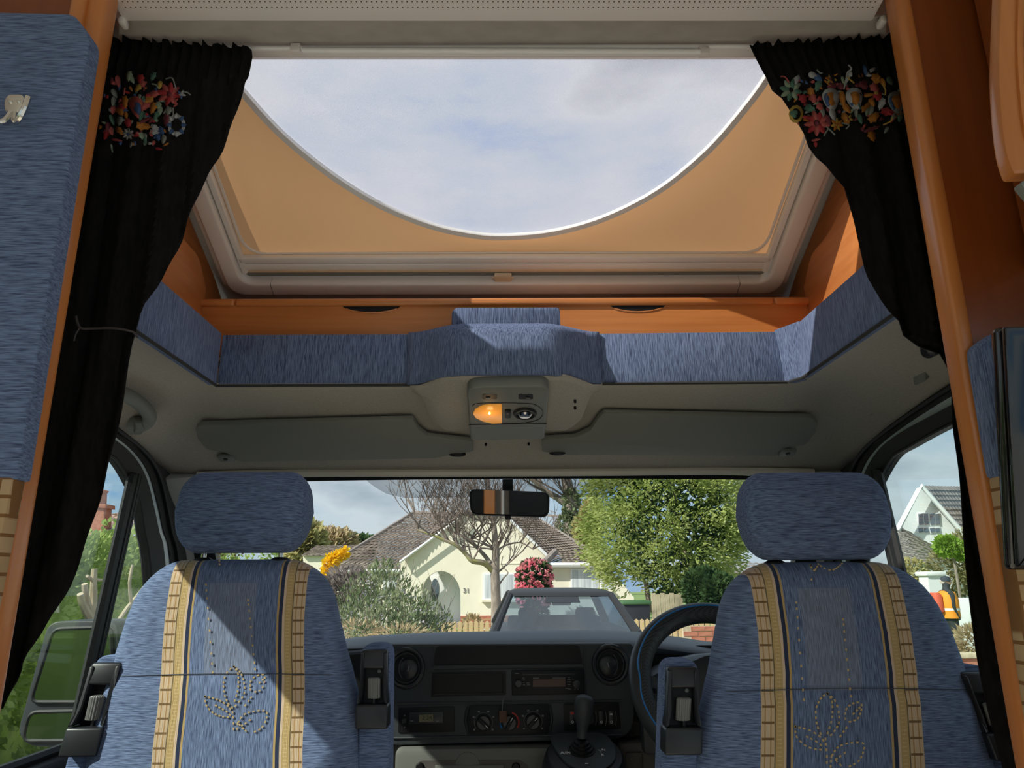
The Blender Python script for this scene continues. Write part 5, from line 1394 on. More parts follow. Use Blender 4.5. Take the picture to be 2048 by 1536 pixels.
def quads(pts, size, asp=1.8, droop=0.0, dirs=None):
    V, Fc = [], []
    for i, p in enumerate(pts):
        a = RN.uniform(0, 6.283); b = RN.uniform(-.9, .9)
        d = Vector((math.cos(a) * math.cos(b), math.sin(a) * math.cos(b), math.sin(b) - droop))
        if dirs: d = d * .55 + dirs[i]
        d.normalize()
        s_ = d.cross(Vector((RN.uniform(-1, 1), RN.uniform(-1, 1), RN.uniform(-1, 1)))).normalized()
        w = size * RN.uniform(.6, 1.25); l = w * asp
        k = len(V)
        V += [p - s_ * w * .3, p + d * l * .5 - s_ * w * .5, p + d * l, p + d * l * .5 + s_ * w * .5]
        Fc.append((k, k + 1, k + 2, k + 3))
    return V, Fc
def blob_pts(blobs, n, shell=.45):
    out = []; dirs = []
    wts = [b[1][0] * b[1][1] + b[1][1] * b[1][2] + b[1][0] * b[1][2] for b in blobs]
    for _ in range(n):
        c_, r_ = RN.choices(blobs, wts)[0]
        v = Vector((RN.gauss(0, 1), RN.gauss(0, 1), RN.gauss(0, 1))).normalized()
        k = 1 - shell * RN.random() ** 2
        out.append(Vector((c_[0] + v.x * r_[0] * k, c_[1] + v.y * r_[1] * k, c_[2] + v.z * r_[2] * k))); dirs.append(v)
    return out, dirs
def plant(name, label, cat, blobs, n, size, mat, base, asp=1.8, droop=0, shell=.45, trunk=None, tmat=None, group=None, outward=True):
    root = thing(name, label, cat, base, group)
    pts, dirs = blob_pts(blobs, n, shell)
    o_ = mk('foliage', quads(pts, size, asp, droop, dirs if outward else None), mat, root, smooth=False); o_['kind'] = 'stuff'
    if trunk:
        for path, r_ in trunk: mk('trunk', tube(path, r_, 7), tmat or m_bark, root)
    return root
def blob_px(px, py, Y, rpx, rpy, ry=None):
    c_ = P(px, py, Y=Y); k = Y / FPX
    return (c_, (rpx * k, ry if ry else rpx * k * .8, rpy * k))
def grow(p, d, L, r, depth, acc, up=.12, spread=.7, split=3):
    """recursive bare branches, collected as (path, radii)"""
    path = [p.copy()]; radii = [r]
    n = 4
    for i in range(n):
        d = (d + Vector((RN.uniform(-1, 1), RN.uniform(-1, 1), RN.uniform(-.6, 1))) * .22 + V3(0, 0, up * .3)).normalized()
        p = p + d * L / n
        path.append(p.copy()); radii.append(r * (1 - .45 * (i + 1) / n))
    acc.append((path, radii))
    if depth > 0:
        for k in range(split):
            t = RN.uniform(.35, 1.0); i = min(n, max(1, int(t * n + .5)))
            nd = (d + Vector((RN.uniform(-1, 1), RN.uniform(-1, 1), RN.uniform(-.5, .9))) * spread).normalized()
            grow(path[i], nd, L * RN.uniform(.55, .8), radii[i] * .6, depth - 1, acc, up, spread, split)
def branches_mesh(acc, sides=4):
    return merge(*[tube(a, r_, sides) for a, r_ in acc])

# ------------------------------------------------------------------ bungalow
HY = 28.0
def H(px, py, Y=HY): return P(px, py, Y=Y)
house = thing('bungalow', 'cream rendered bungalow with brown tiled roof and arched white porch', 'house', (-1, 30, 0))
g0 = -.1
def wallpts(pts, Y=HY):
    return [H(a, b, Y) for a, b in pts]
arch = [(921, 1262)] + [(882 + 39 * math.cos(t), 1190 - 48 * math.sin(t)) for t in [math.pi * k / 14 for k in range(15)]] + [(843, 1262)]
gw = [(800, 1262), (800, 1122), (862, 1076), (925, 1031), (1012, 1031), (1052, 1070), (1095, 1112), (1095, 1262)] + arch
mk('gable_wall', prism(wallpts(gw), (0, .3, 0)), m_cream, house, smooth=False)
pl_ = wallpts([(921, 1232), (1095, 1230), (1095, 1263), (921, 1263)], HY - .03)
m_brick = pm('red_brick', (.36, .12, .07), (.45, .18, .11), s=(6, 6, 14), rough=.9)
mk('brick_plinth', prism(pl_, (0, .06, 0)), m_brick, house, smooth=False)
for k in range(3):
    y_ = 1238 + 8 * k
    mk('mortar_line', prism(wallpts([(921, y_), (1095, y_), (1095, y_ + 1.2), (921, y_ + 1.2)], HY - .034), (0, .01, 0)), m_fence, house, smooth=False)
mk('wall_course', prism(wallpts([(1000, 1126), (1095, 1125), (1095, 1127), (1000, 1128)], HY - .02), (0, .04, 0)), m_cream, house, smooth=False)
# porch
mk('porch_back', prism(wallpts([(815, 1130), (935, 1130), (935, 1262), (815, 1262)], HY + 1.1), (0, .1, 0)), m_uwhite, house, smooth=False)
mk('porch_side', bx(H(923, 1200).x, H(923, 1200).x + .1, HY + .2, HY + 1.15, g0, 2.4), m_uwhite, house, smooth=False)
fd = mk('front_door', prism(wallpts([(850, 1151), (889, 1151), (889, 1250), (850, 1250)], HY + 1.06), (0, .05, 0)), m_uwhite, house, bevel=.02)
mk('door_light', prism([H(870 + 8 * math.cos(t), 1180 + 23 * math.sin(t), HY + 1.04) for t in [2 * math.pi * k / 20 for k in range(20)]], (0, .02, 0)), m_darkpane, fd, smooth=False)
mk('door_step', prism(wallpts([(845, 1246), (922, 1246), (922, 1262), (845, 1262)], HY + .2), (0, .8, 0)), m_tile2, house, smooth=False)
tm = text_mesh('house_number', '31', .24, H(932, 1181, HY - .01), (1, 0, 0), (0, 0, 1), pm('grey_digits', (.22, .22, .22), rough=.6), house, .02)
def house_window(x0, x1, y0, y1, Y, mull=(), par=house, pane=m_net, sill=True):
    o_ = mk('window', prism(wallpts([(x0, y0), (x1, y0), (x1, y1), (x0, y1)], Y), (0, .08, 0)), m_uwhite, par, smooth=False)
    xsx = [x0] + list(mull) + [x1]
    for a, b in zip(xsx, xsx[1:]):
        m_ = min(3.0, (x1 - x0) * .04 + 1)
        mk('pane', prism(wallpts([(a + m_, y0 + m_), (b - m_ * .6, y0 + m_), (b - m_ * .6, y1 - m_), (a + m_, y1 - m_)], Y - .01), (0, .02, 0)), pane, o_, smooth=False)
    if sill: mk('sill', prism(wallpts([(x0 - 3, y1), (x1 + 3, y1), (x1 + 3, y1 + 5), (x0 - 3, y1 + 5)], Y - .1), (0, .15, 0)), m_cream, o_, smooth=False)
    return o_
house_window(966, 1042, 1146, 1199, HY - .04, (985,))
mk('left_wall', prism(wallpts([(655, 1262), (655, 1141), (800, 1141), (800, 1262)], HY + .5), (0, .3, 0)), m_cream, house, smooth=False)
house_window(727, 748, 1152, 1192, HY + .44); house_window(765, 793, 1152, 1192, HY + .44)
def roof_tiles(el, er, rr_, rl, courses, pitch, mat, par, name='roof_tiles'):
    n_ = (er - el).cross(rl - el).normalized()
    if n_.z < 0: n_ = -n_
    V, Fc = [], []
    L_ = max((er - el).length, (rr_ - rl).length)
    nc = max(4, int(L_ / pitch) * 4)
    for i in range(courses):
        for t, lift in ((i / courses, .045), ((i + 1.08) / courses, .0)):
            t = min(t, 1)
            a, b = el.lerp(rl, t), er.lerp(rr_, t)
            w = (b - a).length
            for j in range(nc + 1):
                s_ = j / nc
                q_ = a.lerp(b, s_)
                # keep the rolls parallel: phase from true distance across
                ph = ((q_ - el).dot((er - el).normalized())) / pitch
                V.append(q_ + n_ * (lift + .028 * (math.cos(ph * 2 * math.pi) > .2)))
        k = i * 2 * (nc + 1)
        for j in range(nc): Fc.append((k + j, k + j + 1, k + nc + 1 + j + 1, k + nc + 1 + j))
    o_ = mk(name, (V, Fc), mat, par, smooth=False, solid=.02); o_['kind'] = 'stuff'
    return o_
EY, RY = HY - .1, HY + 4.5
roof_tiles(H(642, 1141, EY + .3), H(800, 1141, EY + .3), H(985, 1029, RY), H(826, 1027, RY), 20, .19, m_tile, house)
roof_tiles(H(798, 1125, EY - .1), H(800, 1124, EY - .1), H(960, 1027, RY + .1), H(925, 1028, EY), 16, .19, m_tile, house)
roof_tiles(H(1093, 1113, EY - .15), H(1180, 1103, EY + 1.5), H(1066, 1034, RY), H(1010, 1029, EY - .05), 18, .19, m_tile, house)
roof_tiles(H(925, 1031, EY - .05), H(1012, 1031, EY - .05), H(1066, 1020, RY), H(935, 1018, RY), 6, .19, m_tile, house)
mk('hip_ridge', tube([H(642, 1140, EY + .25), H(826, 1026, RY)], .09, 8), m_tile2, house)
mk('hip_ridge', tube([H(1180, 1102, EY + 1.5), H(1066, 1033, RY)], .09, 8), m_tile2, house)
mk('main_ridge', tube([H(826, 1026, RY), H(1066, 1028, RY)], .09, 8), m_tile2, house)
mk('gutter', tube([H(640, 1142, EY + .1), H(800, 1142, EY + .1)], .07, 8), m_uwhite, house)
mk('barge_board', tube([H(800, 1124, EY - .2), H(925, 1032, EY - .2)], .05, 6), m_uwhite, house)
mk('barge_board', tube([H(1012, 1032, EY - .2), H(1096, 1113, EY - .2)], .06, 6), m_uwhite, house)
# extension on the right
AY = HY - 1.2
mk('extension_wall', prism(wallpts([(1096, 1131), (1215, 1131), (1268, 1195), (1268, 1265), (1096, 1265)], AY), (0, .3, 0)), m_cream, house, smooth=False)
roof_tiles(H(1088, 1131, AY - .15), H(1212, 1130, AY - .15), H(1205, 1104, AY + 1.8), H(1096, 1106, AY + 1.8), 6, .19, m_tile, house)
mk('gutter', tube([H(1083, 1130, AY - .25), H(1212, 1129, AY - .25)], .08, 8), m_uwhite, house)
mk('fascia', prism(wallpts([(1098, 1131), (1212, 1130), (1212, 1135), (1098, 1136)], AY - .12), (0, .1, 0)), m_uwhite, house, smooth=False)
mk('stone_verge', tube([H(1090, 1124, AY - .3), H(1110, 1104, AY + .5)], .13, 8), m_tile2, house)
house_window(1141, 1197, 1137, 1180, AY - .04, ())
house_window(1200, 1224, 1139, 1180, AY - .04, (), house, m_net)

# neighbour's roof and far trees on the left
nb = thing('neighbour_house', 'low brown tiled house roof far left behind the yellow shrub', 'house', (-9, 42, 0))
NY = 42
mk('wall', prism([P(606, 1112, Y=NY), P(735, 1112, Y=NY), V3(P(735, 1215, Y=NY).x, NY, -.05), V3(P(606, 1215, Y=NY).x, NY, -.05)], (0, .3, 0)), m_cream, nb, smooth=False)
roof_tiles(P(602, 1113, Y=NY - .2), P(740, 1112, Y=NY - .2), P(735, 1090, Y=NY + 3), P(634, 1092, Y=NY + 3), 8, .35, m_tile, nb)

# ------------------------------------------------------------------ planting in front of the bungalow
plant('forsythia_bush', 'bright yellow blossoming bush at the left end of the bungalow', 'bush', [blob_px(656, 1132, 25, 7, 22), blob_px(668, 1118, 25, 8, 12), blob_px(682, 1110, 25, 10, 7), blob_px(690, 1106, 25, 5, 9), blob_px(653, 1150, 25, 8, 16), blob_px(664, 1138, 25, 7, 10)], 900, .10, m_yellow, (-5.9, 25, 0), 1.4, trunk=[([V3(P(662, 1128, Y=25).x, 25, 0), P(662, 1128, Y=25)], .05)])
plant('grey_twiggy_shrub', 'dull grey-brown twiggy shrub between the left seat and bungalow wall', 'shrub', [blob_px(695, 1180, 14, 45, 38), blob_px(668, 1210, 14, 35, 45)], 2600, .035, leaf_mat('dull_twigs', (.18, .15, .14), (.27, .23, .21), (.36, .31, .28), 4), (-3, 14, 0), 4.5, trunk=[([V3(P(690, 1190, Y=14).x, 14, 0), P(690, 1190, Y=14)], .03)])
rs = thing('rosemary_bush', 'big spiky grey-green bush with lilac buds left of the dark car', 'bush', (-1.3, 8.4, 0))
RB = [(V3(-1.6, 8.4, .5), (.65, .5, .5)), blob_px(770, 1180, 8.4, 48, 52), blob_px(722, 1215, 8.4, 45, 60), blob_px(820, 1225, 8.2, 48, 48), blob_px(770, 1255, 8.0, 105, 60), blob_px(865, 1245, 8.2, 38, 30), blob_px(758, 1145, 8.6, 22, 22)]
pts, dirs = blob_pts(RB, 7200, .7)
dirs = [(d * .5 + V3(.15, 0, .9)).normalized() for d in dirs]
o = mk('foliage', quads(pts, .018, 4.0, 0, dirs), m_rosem, rs, smooth=False); o['kind'] = 'stuff'
pts, dirs = blob_pts(RB, 1400, .35)
o = mk('lilac_buds', quads(pts, .020, 1.6), m_lilac, rs, smooth=False); o['kind'] = 'stuff'
acc = []
for b_ in RB:
    for _ in range(7):
        c_ = b_[0]; grow(V3(c_.x + RN.uniform(-.15, .15), c_.y, 0), V3(RN.uniform(-.2, .1), RN.uniform(-.2, .2), 1), c_.z * .85, .010, 1, acc, .3, .5, 2)
mk('stems', branches_mesh(acc, 3), m_twig, rs)
plant('straw_grass_clump', 'straw-coloured dry grass at the foot of the bushes beside the left seat', 'grass', [blob_px(715, 1262, 7.0, 45, 14), blob_px(800, 1268, 7.0, 50, 10), (V3(-1.2, 7, .55), (.5, .3, .55))], 2600, .014, m_straw, (-1.2, 7, 0), 5)
pk_ = thing('camellia_bush', 'round pink flowering bush against the bungalow wall', 'bush', (1, 26, 0))
KB = [blob_px(1068, 1152, 25.5, 30, 26), blob_px(1070, 1138, 25.5, 24, 16), blob_px(1068, 1185, 25.5, 30, 30), (V3(P(1068, 1185, Y=25.5).x, 25.5, .5), (.4, .4, .55))]
pts, dirs = blob_pts(KB, 2600, .4); o = mk('foliage', quads(pts, .11, 1.6, 0, dirs), m_dkleaf, pk_, smooth=False); o['kind'] = 'stuff'
pts, dirs = blob_pts(KB[:1] + KB[2:3], 420, .06)
vf = []
for p_, d_ in zip(pts, dirs):
    if d_.y < .25: vf.append(quads([p_ + d_ * .05] * 5, .13, 1.0, 0, [d_] * 5))
o = mk('blossom', merge(*vf), m_pinkfl, pk_, smooth=False); o['kind'] = 'stuff'
plant('porch_shrub', 'small pale shrub growing before the brick plinth', 'shrub', [blob_px(945, 1247, 26, 14, 12)], 260, .09, m_straw, (-1.2, 26, 0), 2)

# picket fences
def picket(name, label, x0, x1, py, Y, z0=0.0, w=.085, gap=.022):
    a, b = P(x0, py, Y=Y), P(x1, py, Y=Y)
    root = thing(name, label, 'fence', ((a.x + b.x) / 2, Y, z0))
    n = int((b.x - a.x) / (w + gap))
    h = a.z - z0
    first = None
    for i in range(n):
        x = a.x + (i + .5) * (w + gap)
        if first is None:
            first = mk('picket', prism([V3(x - w / 2, Y, z0), V3(x + w / 2, Y, z0), V3(x + w / 2, Y, a.z - .03), V3(x, Y, a.z), V3(x - w / 2, Y, a.z - .03)], (0, .02, 0)), m_fence, root, smooth=False)
        else: dup(first, root, (x, WL[first.name].y, WL[first.name].z))
    for k in (.25, .75): mk('rail', bx(a.x, b.x, Y + .02, Y + .06, z0 + h * k - .04, z0 + h * k + .04), m_fence, root, smooth=False)
picket('picket_fence', 'low pale wooden fence in front of the bungalow, left of the dark car', 860, 985, 1242, 15)
picket('picket_fence', 'low pale wooden fence right of the dark car, seen through the steering wheel', 1235, 1440, 1238, 15)
# tall panel fence, bin, brick wall
tf = thing('panel_fence', 'tall weathered wooden fence panel under the big conifer', 'fence', (3.9, 18, 0))
a, b = P(1302, 1186, Y=18), P(1366, 1186, Y=18)
nb_ = 7; bw = (b.x - a.x) / nb_
m_fence2 = pm('weathered_fence', (.42, .36, .24), (.56, .49, .34), s=(10, 10, 2), rough=.9)
for i in range(nb_): mk('board', bx(a.x + i * bw + .005, a.x + (i + 1) * bw - .005, 18, 18.03, 0, a.z - .03 * (i % 2)), m_fence2, tf, smooth=False)
mk('rail', bx(a.x, b.x, 18.03, 18.08, .4, .5), m_fence2, tf, smooth=False)
bn = thing('wheelie_bin', 'black wheelie bin with green lid beside the fence panel', 'bin', (2.9, 17, 0))
a, b = P(1247, 1204, Y=17), P(1302, 1236, Y=17)
mk('bin_body', prism([V3(a.x + .05, 17, 0), V3(b.x - .05, 17, 0), V3(b.x, 17, a.z - .06), V3(a.x, 17, a.z - .06)], (0, .6, 0)), m_charc, bn, bevel=.03)
mk('bin_lid', bx(a.x - .03, b.x + .03, 16.95, 17.65, a.z - .06, a.z + .03), pm('green_plastic', (.05, .13, .05), rough=.5), bn, bevel=.03)
for dx in (.1, b.x - a.x - .1): mk('bin_wheel', lathe(V3(a.x + dx, 17.6, .1), (1, 0, 0), [(0, -.03), (.1, -.03), (.1, .03), (0, .03)], 14), m_black, bn)
def brick_wall(name, label, x0, y0, x1, y1, h, courses, blen=.225, th=.1):
    A, B = V3(x0, y0, 0), V3(x1, y1, 0); d = (B - A); L_ = d.length; d.normalize()
    n_ = V3(-d.y, d.x, 0)
    root = thing(name, label, 'wall', (A + B) / 2)
    M_ = Matrix(((d.x, n_.x, 0), (d.y, n_.y, 0), (0, 0, 1)))
    ch = h / courses
    mk('mortar_core', box((A + B) / 2 + V3(0, 0, h / 2), (L_, th - .02, h - .01), M_), m_fence2, root, smooth=False)
    first = None
    for r_ in range(courses):
        off = -.5 * blen if r_ % 2 else 0
        k = 0
        while True:
            s_ = off + (k + .5) * blen; k += 1
            if s_ - blen / 2 > L_ - .02: break
            if s_ < blen * .3: continue
            c_ = A + d * s_ + V3(0, 0, (r_ + .5) * ch)
            if first is None:
                vf_ = box((0, 0, 0), (blen - .012, th, ch - .012), M_)
                first = mk('brick', ([v + c_ for v in vf_[0]], vf_[1]), m_brick, root, smooth=False)
            else: dup(first, root, c_)
    return root
a, b = P(1365, 1252, Y=12), P(1470, 1256, Y=12)
brick_wall('garden_wall', 'low red brick garden wall seen through the steering wheel rim', a.x, 12, b.x, 12, a.z, max(4, int(a.z / .075)))

# conifer
def conifer():
    root = thing('conifer_tree', 'large yellow-green feathery conifer left of the right headrest', 'tree', (4.6, 20, 0))
    Yc = 20
    clumps = []
    prof = [(880, 95), (935, 135), (1000, 158), (1060, 160), (1110, 150), (1150, 125), (1180, 85)]
    for _ in range(520):
        py = RN.uniform(830, 1172)
        rw = interp(prof, py) if py > 880 else 95 * max(.2, 1 - (880 - py) / 90)
        a = RN.uniform(0, 6.283)
        cxp = 1335 - (py - 1000) * .03
        c0 = P(cxp, py, Y=Yc)
        k = Yc / FPX
        rr_ = rw * k * RN.uniform(.80, 1.0) * (1 if RN.random() < .85 else .6)
        clumps.append((V3(c0.x + rr_ * math.cos(a), Yc + rr_ * math.sin(a) * .9, c0.z), V3(math.cos(a), math.sin(a), 0)))
    pts, dirs = [], []
    for c_, o_ in clumps:
        if o_.y > .45: continue
        R_ = RN.uniform(.30, .52)
        for _ in range(80):
            v = Vector((RN.gauss(0, 1), RN.gauss(0, 1), RN.gauss(0, .7))).normalized() * R_ * RN.random() ** .5
            pts.append(c_ + v); dirs.append((o_ * .8 + v.normalized() * .6 + V3(0, 0, .25)).normalized())
    o_ = mk('foliage', quads(pts, .052, 2.6, .3, dirs), m_conifer, root, smooth=False); o_['kind'] = 'stuff'
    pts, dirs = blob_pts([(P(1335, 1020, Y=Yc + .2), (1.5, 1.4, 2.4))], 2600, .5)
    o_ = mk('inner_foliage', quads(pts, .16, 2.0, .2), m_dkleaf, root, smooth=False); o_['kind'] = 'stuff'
    mk('trunk', tube([V3(P(1395, 1230, Y=Yc).x, Yc, 0), P(1388, 1160, Y=Yc), P(1350, 1040, Y=Yc), P(1335, 900, Y=Yc)], [.22, .18, .14, .06], 8), m_bark, root)
    for q_ in (((1395, 1180), (1385, 1145)), ((1392, 1190), (1415, 1150)), ((1300, 1225), (1292, 1165))):
        mk('branch', tube([P(*q_[0], Y=Yc), P(*q_[1], Y=Yc)], .07, 6), m_bark, root)
conifer()
plant('ivy_bush', 'dark green ivy mass below the conifer beside the right seat', 'bush', [blob_px(1410, 1178, 17.2, 40, 38), blob_px(1440, 1195, 16.8, 35, 42)], 3200, .09, m_dkleaf, (5.0, 17, 0), 1.4, trunk=[([V3(5.0, 17, 0), V3(5.0, 17, 1)], .06)])
plant('golden_conifer', 'slim golden conifer behind the bungalow roof', 'tree', [blob_px(1172, 1070, 33, 18, 40), blob_px(1180, 1030, 33, 12, 30)], 1600, .16, m_goldleaf, (3.6, 33, 0), 2, trunk=[([V3(3.6, 33, 0), V3(3.6, 33, 3)], .1)])

# bare tree before the bungalow
bt_ = thing('bare_tree', 'leafless twiggy tree standing in front of the bungalow', 'tree', (-.5, 17, 0))
TY = 17
tr = [V3(P(993, 1262, Y=TY).x, TY, 0), P(993, 1258, Y=TY), P(992, 1200, Y=TY), P(990, 1150, Y=TY), P(992, 1100, Y=TY), P(988, 1050, Y=TY), P(985, 1010, Y=TY), P(990, 970, Y=TY)]
mk('trunk', tube(tr, [.14, .13, .115, .105, .085, .06, .045, .025], 10), m_bark, bt_)
l1 = [P(986, 1142, Y=TY), P(968, 1126, Y=TY - .1), P(945, 1122, Y=TY - .2), P(932, 1108, Y=TY - .2), P(915, 1092, Y=TY - .3), P(893, 1082, Y=TY - .3), P(860, 1068, Y=TY - .3), P(835, 1060, Y=TY - .2)]
mk('limb', tube(smooth_path(l1, 3), [.075 - .0026 * i for i in range(22)], 8), m_moss, bt_)
l2 = [P(985, 1132, Y=TY), P(970, 1112, Y=TY + .1), P(955, 1096, Y=TY + .2), P(940, 1080, Y=TY + .2), P(915, 1068, Y=TY + .2), P(880, 1050, Y=TY + .3)]
mk('limb', tube(smooth_path(l2, 3), [.06 - .003 * i for i in range(16)], 8), m_bark, bt_)
l3 = [P(992, 1105, Y=TY), P(1008, 1092, Y=TY), P(1040, 1085, Y=TY), P(1065, 1098, Y=TY)]
mk('limb', tube(smooth_path(l3, 3), [.03 - .002 * i for i in range(10)], 6), m_bark, bt_)
l4 = [P(998, 1170, Y=TY), P(1008, 1155, Y=TY), P(1016, 1146, Y=TY), P(1010, 1138, Y=TY), P(1003, 1128, Y=TY), P(1006, 1112, Y=TY)]
mk('limb', tube(smooth_path(l4, 3), [.022 - .0009 * i for i in range(16)], 6), m_bark, bt_)
acc = []
for src, lst, L_ in ((l1, (2, 3, 4, 5, 6, 7) * 3, .85), (l2, (2, 3, 4, 5, 5) * 3, .85), (l3, (1, 2, 3, 2, 3), .5), (tr, (3, 4, 4, 5, 5, 6) * 4, .95)):
    for i in lst:
        d_ = V3(RN.uniform(-1, .75) if src is not l3 else RN.uniform(0, 1), RN.uniform(-.4, .4), RN.uniform(.1, 1))
        grow(src[min(i, len(src) - 1)], d_.normalized(), L_ * RN.uniform(.7, 1.3), .024, 3, acc, .2, .8, 3)
acc = [(a, [max(x, .0045) for x in r_]) for a, r_ in acc]
o = mk('twigs', branches_mesh(acc, 3), m_twig, bt_, smooth=False); o['kind'] = 'stuff'

# tall bare tree behind the house with ivy
bb = thing('tall_bare_tree', 'tall bare tree with ivy-clad trunk behind the bungalow roof', 'tree', (3.2, 37, 0))
BY = 37
t2 = [P(1138, 1200, Y=BY), P(1140, 1080, Y=BY), P(1142, 1000, Y=BY), P(1128, 940, Y=BY), P(1120, 860, Y=BY)]
mk('trunk', tube(t2, [.45, .38, .32, .25, .15], 8), m_bark, bb)
t3 = [P(1142, 1010, Y=BY), P(1095, 985, Y=BY), P(1060, 955, Y=BY), P(1020, 930, Y=BY)]
mk('limb', tube(t3, [.2, .16, .12, .08], 6), m_bark, bb)
t4 = [P(1142, 1040, Y=BY), P(1165, 1025, Y=BY), P(1180, 1030, Y=BY)]
mk('limb', tube(t4, [.14, .11, .07], 6), m_bark, bb)
acc = []
for i in range(34):
    s_ = RN.choice((t2[2:], t2[3:], t3, t3, t4[1:]))
    p_ = RN.choice(s_)
    grow(p_, V3(RN.uniform(-1, 1), RN.uniform(-.5, .5), RN.uniform(-.1, .9)).normalized(), RN.uniform(1.6, 3.0), .07, 3, acc, .1, .8, 3)
acc = [(a, [max(x, .011) for x in r_]) for a, r_ in acc]
o = mk('twigs', branches_mesh(acc, 3), m_twig, bb, smooth=False); o['kind'] = 'stuff'
pts, dirs = blob_pts([blob_px(1135, 1070, BY - .3, 20, 45), blob_px(1142, 1010, BY - .3, 14, 30)], 1100, .3)
o = mk('ivy', quads(pts, .16, 1.3, 0, dirs), m_rosem, bb, smooth=False); o['kind'] = 'stuff'
for i, (px, py, rx, ry, mt, lb) in enumerate(((612, 1090, 26, 35, m_goldleaf, 'pale olive tree far left beside the neighbour house'), (660, 1092, 45, 26, m_straw, 'hazy bare treetops far behind the neighbour roof'), (722, 1092, 22, 14, m_dkleaf, 'dark small treetop behind the bungalow left roof'), (1172, 1085, 16, 30, m_dkleaf, 'dark distant tree between bungalow roof and conifer'), (470, 1100, 130, 40, m_hedge, 'green distant trees behind the left headrest'))):
    ty_ = 52 + 14 * i
    b_ = blob_px(px, py, ty_, rx, ry)
    plant('distant_tree', lb, 'tree', [b_], 1300, .45, mt, (b_[0].x, ty_, 0), 1.8, trunk=[([V3(b_[0].x, ty_, 0), b_[0]], .25)], group='distant trees')

# white garage and hedges to the right of the conifer
gr = thing('white_garage', 'white garage with tiled roof behind the right seat', 'garage', (9, 26, 0))
mk('garage_wall', prism([P(1425, 1150, Y=26), P(1720, 1150, Y=26), V3(P(1720, 1250, Y=26).x, 26, -.05), V3(P(1425, 1250, Y=26).x, 26, -.05)], (0, .3, 0)), m_wpaint, gr, smooth=False)
roof_tiles(P(1420, 1151, Y=25.8), P(1725, 1151, Y=25.8), P(1725, 1125, Y=29), P(1425, 1127, Y=29), 5, .3, m_tile2, gr)

# ------------------------------------------------------------------ dark car facing us
CARY = 8.1
cxm = P(1130, 1200, Y=CARY + .6).x - .04
car = thing('car', 'dark grey car facing the van on the driveway', 'car', (cxm, CARY + 1, 0))
m_car = pm('dark_grey_car_paint', (.022, .022, .024), rough=.45, coat=.08, spec=.3)
m_carglass = glass_mat('car_glass', (.36, .50, .62), .30, .02)
m_carint = pm('car_interior', (.02, .024, .03), rough=.7)
zr = P(1135, 1176, Y=CARY + 1.25).z
zs_ = P(1130, 1260, Y=CARY).z - .06
def car_row(z, hw, yf, yb, n=9):
    rows_ = []
    for k in range(n):
        u = -1 + 2 * k / (n - 1); rows_.append(V3(cxm + u * hw, yf + .10 * u * u, z))
    for k in range(n):
        u = 1 - 2 * k / (n - 1); rows_.append(V3(cxm + u * hw, yb - .08 * u * u, z))
    return rows_
body_rows = [car_row(.22, .80, CARY - 1.15, CARY + 3.1), car_row(.45, .89, CARY - 1.25, CARY + 3.2), car_row(.70, .91, CARY - 1.22, CARY + 3.2), car_row(.88, .89, CARY - 1.05, CARY + 3.15), car_row(zs_ - .06, .86, CARY - .3, CARY + 3.1), car_row(zs_, .82, CARY - .08, CARY + 3.05)]
mk('body', loft(body_rows), m_car, car, angle=50)
roofr = [car_row(zr - .085, .62, CARY + .62, CARY + 2.6), car_row(zr - .05, .62, CARY + .66, CARY + 2.55), car_row(zr - .012, .53, CARY + .85, CARY + 2.4), car_row(zr, .35, CARY + 1.1, CARY + 2.1)]
mk('roof', loft(roofr), m_car, car, angle=60)
def cw(u, t, off=0): # windscreen surface u -1..1, t 0 base..1 top
    hw = .80 + .0 * t + (.61 - .80) * t
    return V3(cxm + u * hw, CARY - .05 + .70 * t + .10 * u * u - off, zs_ + (zr - .075 - zs_) * t)
mk('windscreen', grid([[cw(-.93 + 1.86 * j / 12, i / 8) for j in range(13)] for i in range(9)]), m_carglass, car)
